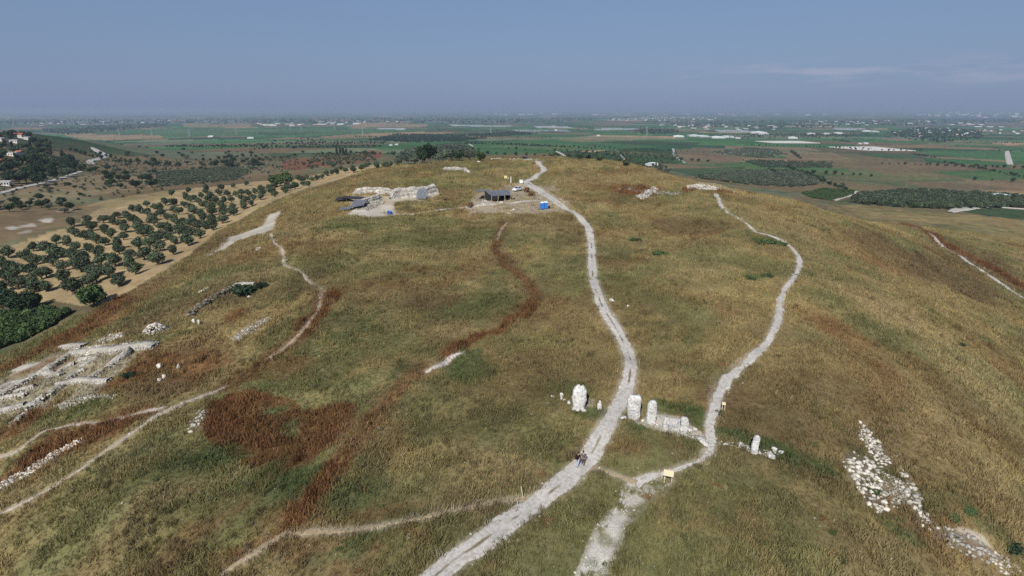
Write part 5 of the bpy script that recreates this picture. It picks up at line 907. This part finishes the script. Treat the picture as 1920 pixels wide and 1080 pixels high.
stuff_zone('orchard', [(1392,301),(1560,305),(1560,315),(1430,314)], 500, PO, (.7, 1.1), c0, 'dark green orchard strip beyond the right crest', 'orchard', 17)
stuff_zone('scrub', [(-20,300),(200,295),(560,290),(560,320),(380,345),(160,385),(-20,395)], 900, PGY, (.25, .6), c0, 'low scrub dotted over the valley', 'scrub', 18)
stuff_zone('vineyard', [(1502,362),(1545,353),(1603,358),(1598,366),(1560,376),(1520,370)], 900, PB, (.7, 1.1), c0, 'green vine rows at the right foot of the mound', 'vineyard', 19)
stuff_zone('vineyard', [(1062,293),(1150,280),(1263,282),(1281,305),(1230,307),(1090,300)], 1500, PB, (1, 1.6), c0, 'dark green vineyard behind the crest', 'vineyard', 20)
def hedges():
    rng = np.random.default_rng(31); o = []
    for k in range(90):
        r = math.exp(rng.uniform(math.log(900), math.log(6500))); a = rng.uniform(-.85, .85); c = np.array((r * math.sin(a), r * math.cos(a))); q = -.35 + (0 if rng.uniform() < .7 else math.pi / 2) + rng.normal(0, .05); L = rng.uniform(80, 420)
        n = int(L / rng.uniform(7, 16)); t = np.linspace(-.5, .5, n)[:, None] * L * np.array((math.cos(q), math.sin(q))); o.append(c + t + rng.normal(0, 1.5, (n, 2)))
    o = np.concatenate(o); scatter('hedgerows', np.column_stack([o, z_at(o[:, 0], o[:, 1])]), np.tile(c0, (len(o), 1)), rng.uniform(.35, .95, len(o)), PE, 3, label='rows of trees and hedges between the fields of the plain', cat='hedges', tilt=.05)
hedges()
# small weeds and stones on the mound
def weeds():
    rng = np.random.default_rng(3); px = rng.uniform(0, 1920, 420); py = rng.uniform(330, 1075, 420); P = hits(np.column_stack([px, py])); c, g = ground(P[:, 0], P[:, 1]); k = g > .5; P = P[k]
    s = rng.uniform(.12, .42, len(P)); vs = [proto('crown', crown_mesh('crown', 1.5, 1.3, .5, 260, .16, 300 + i, m, 6, .3)) for i, m in enumerate((mat('weed_leaves', (.075, .095, .035), var=.3, scale=.6, island=.4), DRYL, mat('pale_thistle', (.20, .165, .09), var=.3, scale=.6, island=.4)))]
    scatter('weeds', P, np.tile(c0, (len(P), 1)), s, vs, 4, label='small weeds and thistles dotted over the dry grass', cat='weeds')
weeds()
def pebbles():
    rng = np.random.default_rng(6); pts = []
    for name, P, wd, mid in _pw:
        if np.hypot(*P[0, :2]) > 300: continue
        rgt = 3 if name == 'footpath' and P[:, 0].mean() > 20 else 1
        S = spline(np.column_stack([P[:, :2], wd]), .5); t = np.gradient(S[:, :2], axis=0); t /= np.linalg.norm(t, axis=1, keepdims=True) + 1e-9
        for q in range(2 * rgt): k = rng.uniform(0, 1, len(S)) < .30 + .1 * rgt; pts.append((S[:, :2] + np.stack([-t[:, 1], t[:, 0]], 1) * (S[:, 2] * rng.choice([-1, 1], len(S)) * rng.uniform(.6, 1.35, len(S)))[:, None])[k])
    px = rng.uniform(0, 1920, 500); py = rng.uniform(420, 1075, 500); pts.append(hits(np.column_stack([px, py]))[:, :2])
    for pl in ([(1165,900),(1262,884),(1268,905),(1212,940),(1175,985),(1135,1095),(1065,1095),(1115,985)], [(1165,900),(1262,884),(1268,905),(1212,940),(1175,985),(1135,1095),(1065,1095),(1115,985)], [(1198,792),(1245,775),(1300,800),(1328,832),(1270,816),(1205,798)], [(-20,760),(95,665),(300,648),(200,735),(80,772)], [(1575,850),(1700,850),(1760,990),(1680,960)]):
        W = hits(pl)[:, :2]; q = rng.uniform(W.min(0), W.max(0), (500, 2)); pts.append(q[inpoly(q[:, 0], q[:, 1], W)][:130])
    q = np.concatenate(pts); vs = []
    for i in range(4):
        V, Fs = rock((0, 0, .3), (1, .8, .6), 900 + i, 1); vs.append(proto('pebble', np_mesh('pebble', V, Fs, [RUB])))
    scatter('loose_stones', np.column_stack([q, z_at(q[:, 0], q[:, 1])]), np.tile(c0, (len(q), 1)), rng.uniform(.04, .12, len(q)) * (1 + 1.0 * (rng.uniform(0, 1, len(q)) > .85)), vs, 2, label='small loose stones along the paths and in the grass', cat='stones')
pebbles()
# ------------------------------------------------------------------ village houses, sheds, towns, masts
def house(px, py, w_, dp, h, rh, rz, roofm, label, group=None):
    p = hit(px, py); t = empty('house', p, rz, label, 'house', group); MB().box((0, 0, h / 2 - .5), (w_, dp, h + 1)).build('wall', PLASTER, t)
    MB().prism([(-dp / 2 - .4, h), (dp / 2 + .4, h), (0, h + rh)], -w_ / 2 - .4, w_ / 2 + .4).build('roof', roofm, t).rotation_euler = (0, 0, math.pi / 2)
    for x in (-.3, 0, .3): MB().box((x * w_, -dp / 2 - .02, h * .55), (1.2, .1, 1.2)).build('window', GLASS, t)
GREYR = mat('grey_roof', (.38, .37, .35), var=.1, scale=1)
for i, a in enumerate([(36,258,13,9,4,2.6,.1,RTILE,'orange-roofed house high among the upper village trees'),(53,262,10,8,3.5,.8,-.2,GREYR,'white flat-roofed house right of the orange-roofed one'),(28,268,9,7,3.5,.8,.2,GREYR,'small white house below the orange-roofed one'),(4,265,8,7,4,1,.1,GREYR,'pale house at the left frame edge in the upper village'),(27,293,9,8,4,.8,.1,GREYR,'white house in the lower village left of the reddish one'),(39,293,9,8,4.5,2,-.3,RTILE,'reddish house beside the white one in the lower village'),(4,312,15,10,4,3,.05,RTILE,'long red-roofed white house at the left frame edge'),(14,348,6,5,3,.8,.2,GREYR,'small pale shed at the foot of the left village')]): house(*a[:8], a[8])
def shed(px, py, w_, dp, h, label, group=None, roofm=None, rz=0):
    p = hit(px, py); t = empty('shed', p, rz, label, 'shed', group); MB().box((0, 0, h / 2 - .5), (w_, dp, h + 1)).build('wall', FARW, t); MB().prism([(-w_ / 2, h), (w_ / 2, h), (0, h + w_ * .06)], -dp / 2 - .5, dp / 2 + .5).build('roof', roofm or SHED, t)
for i, (a, b, w_, dp, h, l) in enumerate([(1272,257,50,40,6,'leftmost white greenhouse of the white cluster on the plain'),(1302,256,60,40,6,'second white greenhouse block of the cluster on the plain'),(1318,257,50,35,6,'third white greenhouse block of the cluster on the plain'),(1345,259,60,50,6,'wide white greenhouse block right of the gap in the cluster'),(1364,258,45,45,6,'white greenhouse at the right side of the cluster'),(1383,260,22,18,5,'small white shed at the right end of the cluster'),(1224,309,16,7,3,'small white-roofed shed just behind the crest'),(1215,311,10,6,3,'smaller pale shed beside the one behind the crest'),(1122,255,16,12,5,'lone white shed in the green fields'),(1042,245,14,12,8,'white barn left of the dark windbreak'),(1486,260,40,14,7,'white hall near the tree-like pylon'),(1422,250,90,18,7,'long white shed in the middle plain'),(1430,252,60,16,6,'second long pale shed in the middle plain'),(1520,252,40,16,6,'pale farm hall right of the long sheds'),(1550,252,40,16,6,'white farm hall left of the tall shed'),(1571,251,45,14,7,'white flat hall in the right middle plain'),(1625,247,60,20,6,'long white hall in front of the right village'),(1640,248,50,18,6,'pale hall end in front of the right village'),(1612,270,12,8,4,'small white hut behind the reservoir'),(1623,270,18,10,5,'white hut beside the reservoir pole'),(1877,372,14,8,4,'pinkish-roofed shed half hidden in the right orchard'),(396,257,24,16,6,'white tank-like shed in the left valley'),(470,260,26,12,6,'white barn on the left plain'),(744,272,9,6,3,'white hut in the woods behind the crest'),(733,273,8,6,3,'small white hut left of the other in the woods'),(640,234,70,30,9,'long white works building on the left plain'),(668,233,60,30,10,'white gabled works building on the left plain'),(600,234,60,20,8,'pale works shed on the left plain'),(510,236,90,20,7,'long pale hall on the far left plain')]): shed(a, b, w_, dp, h, l, rz=.1 * ((i * 7) % 5 - 2))
def town(P, n, seed, w_, h, label, group, tower=0):
    rng = np.random.default_rng(seed); ms = [np_mesh('building', MB().box((0, 0, .5), (1, 1, 1)).v, [(0, 3, 2, 1), (4, 5, 6, 7), (0, 1, 5, 4), (1, 2, 6, 5), (2, 3, 7, 6), (3, 0, 4, 7)], [m]) for m in (FARW, PLASTER, mat('grey_render', (.5, .49, .48), var=.1, scale=.01), mat('pinkish_roofs', (.5, .36, .30), var=.1, scale=.01))]
    for p in zone(P, n, seed, w_[0] * 1.1):
        q = MB().box((0, 0, .5), (1, 1, 1)).box((.1, .05, 1.06), (.4, .35, .16)); o = bpy.data.objects.new('building', ms[rng.choice([0, 0, 0, 1, 2, 3])]); link(o); o.location = p; o.scale = (rng.uniform(*w_), rng.uniform(*w_) * .6, rng.uniform(*h) * (2.4 if rng.uniform() < tower else 1)); o.rotation_euler = (0, 0, rng.uniform(-.4, .4)); tag(o, label, 'building', group)
town([(1122,226),(1200,220),(1340,220),(1345,226),(1250,228)], 85, 1, (14, 34), (8, 14), 'white block of the dense far town on the plain', 'blocks of the white town')
town([(1690,216),(1780,213),(1930,212),(1930,222),(1800,222)], 55, 2, (40, 110), (18, 40), 'pale city block near the right horizon', 'blocks of the city on the horizon', .2)
town([(1660,250),(1720,240),(1920,246),(1920,256),(1840,262),(1700,262)], 36, 3, (9, 20), (6, 9), 'white house among trees of the right village', 'houses of the right village')
town([(1230,234),(1330,232),(1450,236),(1480,244),(1360,246),(1270,240)], 40, 4, (14, 40), (5, 8), 'pale farm building of the middle plain village', 'buildings of the middle village')
town([(1480,228),(1700,226),(1900,230),(1880,240),(1560,240)], 36, 5, (20, 60), (7, 12), 'pale building scattered on the right plain', 'buildings of the right plain')
town([(860,214),(1100,213),(1400,214),(1600,216),(1400,219),(900,219)], 40, 6, (60, 200), (12, 28), 'far pale building below the horizon', 'buildings below the horizon')
town([(480,232),(720,226),(760,228),(640,236),(500,238)], 30, 7, (20, 60), (7, 12), 'pale works building on the left plain', 'buildings of the left plain')
town([(0,232),(160,228),(330,224),(320,230),(60,238)], 24, 8, (14, 60), (6, 10), 'pale building in the hazy far left hills', 'buildings of the left hills')
def reservoir(px, py, hw, hd, label, seed):
    p = hit(px, py); t = empty('reservoir', p, .05, label, 'reservoir'); a, b = hw, hd
    V = []
    for k, z in ((1.06, -2.5), (1., 2.2), (.97, 2.2), (.93, 1.6)):
        for sx_, sy_ in ((-1, -1), (1, -1), (1, 1), (-1, 1)): V.append((sx_ * a * k, sy_ * b * k, z))
    Fs = [(4 * r + i, 4 * r + (i + 1) % 4, 4 * r + 4 + (i + 1) % 4, 4 * r + 4 + i) for r in range(3) for i in range(4)]
    MB().add(V, Fs).build('embankment', mat('pale_earth_bank', (.50, .46, .40), var=.12, scale=.05), t); MB().add([V[i] for i in (12, 13, 14, 15)], [(0, 1, 2, 3)]).build('liner', mat('pale_cover', (.62, .59, .53), var=.06, scale=.02), t)
reservoir(1630, 279.5, 78, 95, 'flat pale reservoir with raised banks on the right plain', 1); reservoir(1475, 267, 90, 75, 'thin pale reservoir left of the large one on the plain', 2)
def pole(px, py, h, label, r=.16, arm=1.2, group=None):
    t = empty('utility_pole', hit(px, py), .3, label, 'pole', group); MB().tube([(0, 0, -.5), (0, 0, h)], [r * 1.2, r], 6).build('mast', WOODD if r < .3 else STEEL, t); MB().box((0, 0, h - .6), (arm * 2, r * 1.3, r * 1.3)).build('crossarm', WOODD if r < .3 else STEEL, t)
for i, (a, b, h, l) in enumerate([(1295,307,10,'thin utility pole beyond the crest beside the field road'),(1394,310,10,'thin utility pole beyond the right crest'),(1586,344,10,'utility pole at the right end of the blue-green orchard'),(1698,352,10,'utility pole before the dark right orchard'),(992,270,11,'utility pole left of the green field behind the crest'),(1046,278,10,'utility pole at the brown field corner'),(1836,360,10,'utility pole on the tan field at right'),(1500,312,10,'utility pole on the brown slope of the plain'),(1674,278,16,'pale pole at the right corner of the reservoir'),(1498,258,24,'dark mast beside the white hall')]): pole(a, b, h, l, .2 if i < 8 else .35)
def pylon(px, py, h, w_, label, th=.35):
    t = empty('pylon', hit(px, py), .4, label, 'pylon'); mb = MB(); L = []
    for sx_, sy_ in ((-1, -1), (1, -1), (1, 1), (-1, 1)): mb.tube([(sx_ * w_, sy_ * w_, -1), (sx_ * w_ * .3, sy_ * w_ * .3, h * .6), (sx_ * .3, sy_ * .3, h)], th, 5)
    for k in range(6):
        z0, z1 = h * k / 7, h * (k + 1) / 7; f = lambda z: w_ * (1 - .7 * min(1, z / (h * .6)))
        for s in ((-1, -1, 1, -1), (1, -1, 1, 1), (1, 1, -1, 1), (-1, 1, -1, -1)): mb.tube([(s[0] * f(z0), s[1] * f(z0), z0), (s[2] * f(z1), s[3] * f(z1), z1)], th * .6, 4)
    mb.build('lattice', STEEL, t)
    for z in (.66, .80, .93): MB().tube([(-w_ * 1.7, 0, h * z), (w_ * 1.7, 0, h * z)], th * .9, 5).build('crossarm', STEEL, t)
for a, b, h, w_, l in [(920,251,38,4,'lattice pylon in the middle of the green plain'),(545,247,56,2.2,'tallest white pylon mast on the left plain'),(565,243,45,3.5,'lattice pylon right of the tallest white mast'),(628,244,40,4,'lattice pylon on the left plain near the works'),(680,254,42,3,'pylon at the tan field with a dark lower part'),(285,255,38,3.5,'pylon on the far left plain'),(355,256,36,3.5,'pylon left of the white tank-like shed'),(224,254,36,3,'faint pylon over the tan far-left field'),(443,252,38,3.5,'pylon on the left plain beyond the valley'),(1212,254,48,4,'pylon inside the dark windbreak clump'),(1714,250,44,4,'pylon in the right village'),(1586,236,50,3,'pale tower on the right plain')]: pylon(a, b, h, w_, l)
# ------------------------------------------------------------------ people
HAIR = mat('dark_hair', (.018, .014, .012), var=.2, scale=20); SKIN = mat('skin', (.45, .27, .19), var=.08, scale=8, rough=.6); JEANS = mat('light_blue_jeans', (.30, .40, .54), var=.15, scale=9)
NAVY = mat('duller_blue_denim', (.26, .35, .48), var=.15, scale=9); MAROON = mat('dark_maroon_shirt', (.035, .014, .016), var=.2, scale=9); TAUPE = mat('grey_brown_shirt', (.115, .10, .095), var=.12, scale=9); KHAKI = mat('grey_brown_trousers', (.12, .092, .075), var=.12, scale=9); SHOE = mat('dark_shoe', (.03, .027, .025), var=.2); PACK = mat('black_backpack', (.012, .011, .013), var=.3, scale=8)  # second denim is a slightly darker blue than the light jeans
def skin_obj(name, V, E, R, m, parent, sub=2):
    me = bpy.data.meshes.new(name); me.from_pydata([tuple(v) for v in V], E, []); me.materials.append(m); o = link(bpy.data.objects.new(name, me), parent)
    sk = o.modifiers.new('skin', 'SKIN'); sk.use_smooth_shade = True
    for i, r in enumerate(R):
        q = me.skin_vertices[0].data[i]; q.radius = r if hasattr(r, '__len__') else (r, r); q.use_root = i == 0
    ss = o.modifiers.new('smooth', 'SUBSURF'); ss.levels = ss.render_levels = sub; return o
def person(p, rz, label, stride, arms, shirt, pants, turn=0., elbow=0.2):
    """built facing +Y, 1.75 m tall"""
    t = empty('person', p, rz, label, 'person', None); V = []; E = []; R = []
    def v(c, r, par=None):
        V.append(Vector(c)); R.append(r)
        if par is not None: E.append((par, len(V) - 1))
        return len(V) - 1
    hip = v((0, 0, .95), (.15, .105)); waist = v((0, 0, 1.10), (.135, .095), hip); chest = v((0, .01, 1.30), (.165, .11), waist); neck0 = v((0, 0, 1.45), (.07, .065), chest); neck1 = v((0, .01, 1.53), (.055, .055), neck0)
    h0 = v((0, .025, 1.60), (.07, .085), neck1); h1 = v((0, .02, 1.68), (.078, .095), h0); v((0, .01, 1.74), (.05, .065), h1)
    ch = Matrix.Rotation(turn, 3, 'Z'); c_ = V[h1]; v(c_ + ch @ Vector((0, .105, -.02)), .014, h1)       # nose
    for s in (-1, 1): v(c_ + ch @ Vector((s * .085, 0, -.01)), .017, h1)                                   # ears
    legs = []
    for s, st in ((-1, stride), (1, -stride)):
        a = v((s * .095, 0, .88), (.088, .09), hip); k = v((s * .10, st * .16 + .03, .49), .06, a); c2 = v((s * .10, st * .25 - .01, .30), .052, k); f = v((s * .10, st * .32 - .03, .09), .040, c2); h = v((s * .10, st * .32 + .06, .045), (.042, .035), f); v((s * .105, st * .32 + .15, .03), (.04, .025), h); legs.append((a, k, c2, f))
    hands = []
    for s, am in ((-1, arms[0]), (1, arms[1])):
        sh = v((s * .19, 0, 1.40), .062, chest); el = v((s * .235, am * .08 - .02, 1.13), .044, sh); wr = v((s * .235, am * .18 + elbow * .1, .90), .030, el); pm = v((s * .228, am * .2 + elbow * .13, .83), (.020, .04), wr); hands.append((sh, el, wr))
        b = V[pm]
        for j in range(4): q = v(b + Vector((-s * .004, -.03 + .02 * j, -.05)), .010, pm); w2 = v(V[q] + Vector((-s * .008, .002, -.032 - .004 * (j in (1, 2)))), .009, q); v(V[w2] + Vector((-s * .014, 0, -.022)), .008, w2)
        q = v(b + Vector((-s * .012, .045, -.012)), .011, pm); v(V[q] + Vector((-s * .008, .012, -.035)), .010, q)
    skin_obj('body', V, E, R, SKIN, t, 1)
    g = lambda i: V[i]
    S = [g(hip) + Vector((0, 0, -.06)), g(waist), g(chest), g(neck0) + Vector((0, 0, -.02))]; SE = [(0, 1), (1, 2), (2, 3)]; SR = [(.168, .125), (.155, .118), (.185, .135), (.085, .08)]
    for sh, el, wr in hands: n = len(S); S += [g(sh), g(sh).lerp(g(el), .75)]; SE += [(2, n), (n, n + 1)]; SR += [.082, .066]
    skin_obj('shirt', S, SE, SR, shirt, t, 1)
    S = [g(hip) + Vector((0, 0, .06)), g(hip) + Vector((0, 0, -.04))]; SE = [(0, 1)]; SR = [(.150, .115), (.165, .125)]
    for a, k, c2, f in legs: n = len(S); S += [g(a), g(k), g(c2), g(f) + Vector((0, 0, -.01))]; SE += [(1, n), (n, n + 1), (n + 1, n + 2), (n + 2, n + 3)]; SR += [.108, .078, .07, .062]
    skin_obj('trousers', S, SE, SR, pants, t, 1)
    for a, k, c2, f in legs: b = g(f); skin_obj('shoe', [b + Vector((0, -.03, -.045)), b + Vector((0, .07, -.05)), b + Vector((0, .17, -.06))], [(0, 1), (1, 2)], [(.05, .045), (.052, .04), (.045, .03)], SHOE, t, 1)
    Vh, Fh = ico(3); Vh = Vh * np.array((.095, .118, .115)); Vh = Vh[:] + 0; Rz = np.array(ch); Q = Vh @ Rz.T; front = Vh[:, 1] > .035; keep = ~((front & (Vh[:, 2] < .055)) | (Vh[:, 2] < -.075)); Q = Q + np.array(c_) + np.array((0, -.005, .02))
    idx = np.cumsum(keep) - 1; Fk = [tuple(idx[list(f)]) for f in Fh if keep[list(f)].all()]; hb = MB().add(Q[keep], Fk).build('hair', HAIR, t, True); so_ = hb.modifiers.new('thick', 'SOLIDIFY'); so_.thickness = .015
    return t
pa = person(hit(1083.5, 874.5), -.75, 'person in dark maroon shirt and light blue jeans with a black backpack on the track', .75, (.6, -.5), MAROON, JEANS, -.5)
pb = person(hit(1093, 872.5), -.12, 'person in grey-brown shirt and trousers walking ahead on the track, back turned', .35, (-.2, .3), TAUPE, KHAKI)
def backpack(per):
    M = Matrix.Translation(per.location) @ Euler(per.rotation_euler).to_matrix().to_4x4(); t = empty('backpack', per.location, per.rotation_euler.z, 'black backpack carried by the person in light blue jeans', 'backpack')
    V, Fs = ico(3); k = np.abs(V).max(1, keepdims=True); V = (V * .5 + V / k * .45) * np.array((.19, .125, .27)) + np.array((0, -.245, 1.25)); MB().add(V, Fs).build('bag', PACK, t, True)
    V2 = (ico(2)[0] * .5 + ico(2)[0] / np.abs(ico(2)[0]).max(1, keepdims=True) * .45) * np.array((.14, .05, .13)) + np.array((0, -.375, 1.15)); MB().add(V2, ico(2)[1]).build('pocket', PACK, t, True)
    for s in (-1, 1): MB().tube([(s * .10, -.16, 1.46), (s * .115, .03, 1.50), (s * .12, .15, 1.36), (s * .15, .09, 1.15), (s * .14, -.14, 1.08)], .022, 6).build('strap', PACK, t)
backpack(pa)
pc = person(hit(1016, 305.5), .3, 'tiny dark figure of a person at the top end of the track', .2, (0, 0), MAROON, NAVY)
# ------------------------------------------------------------------ air
def haze():
    me = np_mesh('haze', MB().box((0, 29000, 75), (120000, 62000, 160)).v, [(0, 3, 2, 1), (4, 5, 6, 7), (0, 1, 5, 4), (1, 2, 6, 5), (2, 3, 7, 6), (3, 0, 4, 7)])
    m = bpy.data.materials.new('haze'); m.use_nodes = True; t = m.node_tree; t.nodes.clear(); o = t.nodes.new('ShaderNodeOutputMaterial'); v = t.nodes.new('ShaderNodeVolumePrincipled')
    v.inputs['Color'].default_value = (.47, .58, .75, 1); v.inputs['Density'].default_value = HAZE; v.inputs['Anisotropy'].default_value = 0.1; t.links.new(v.outputs[0], o.inputs['Volume'])
    me.materials.append(m); tag(link(bpy.data.objects.new('haze', me)), kind='stuff')
HAZE = 9e-5
haze()
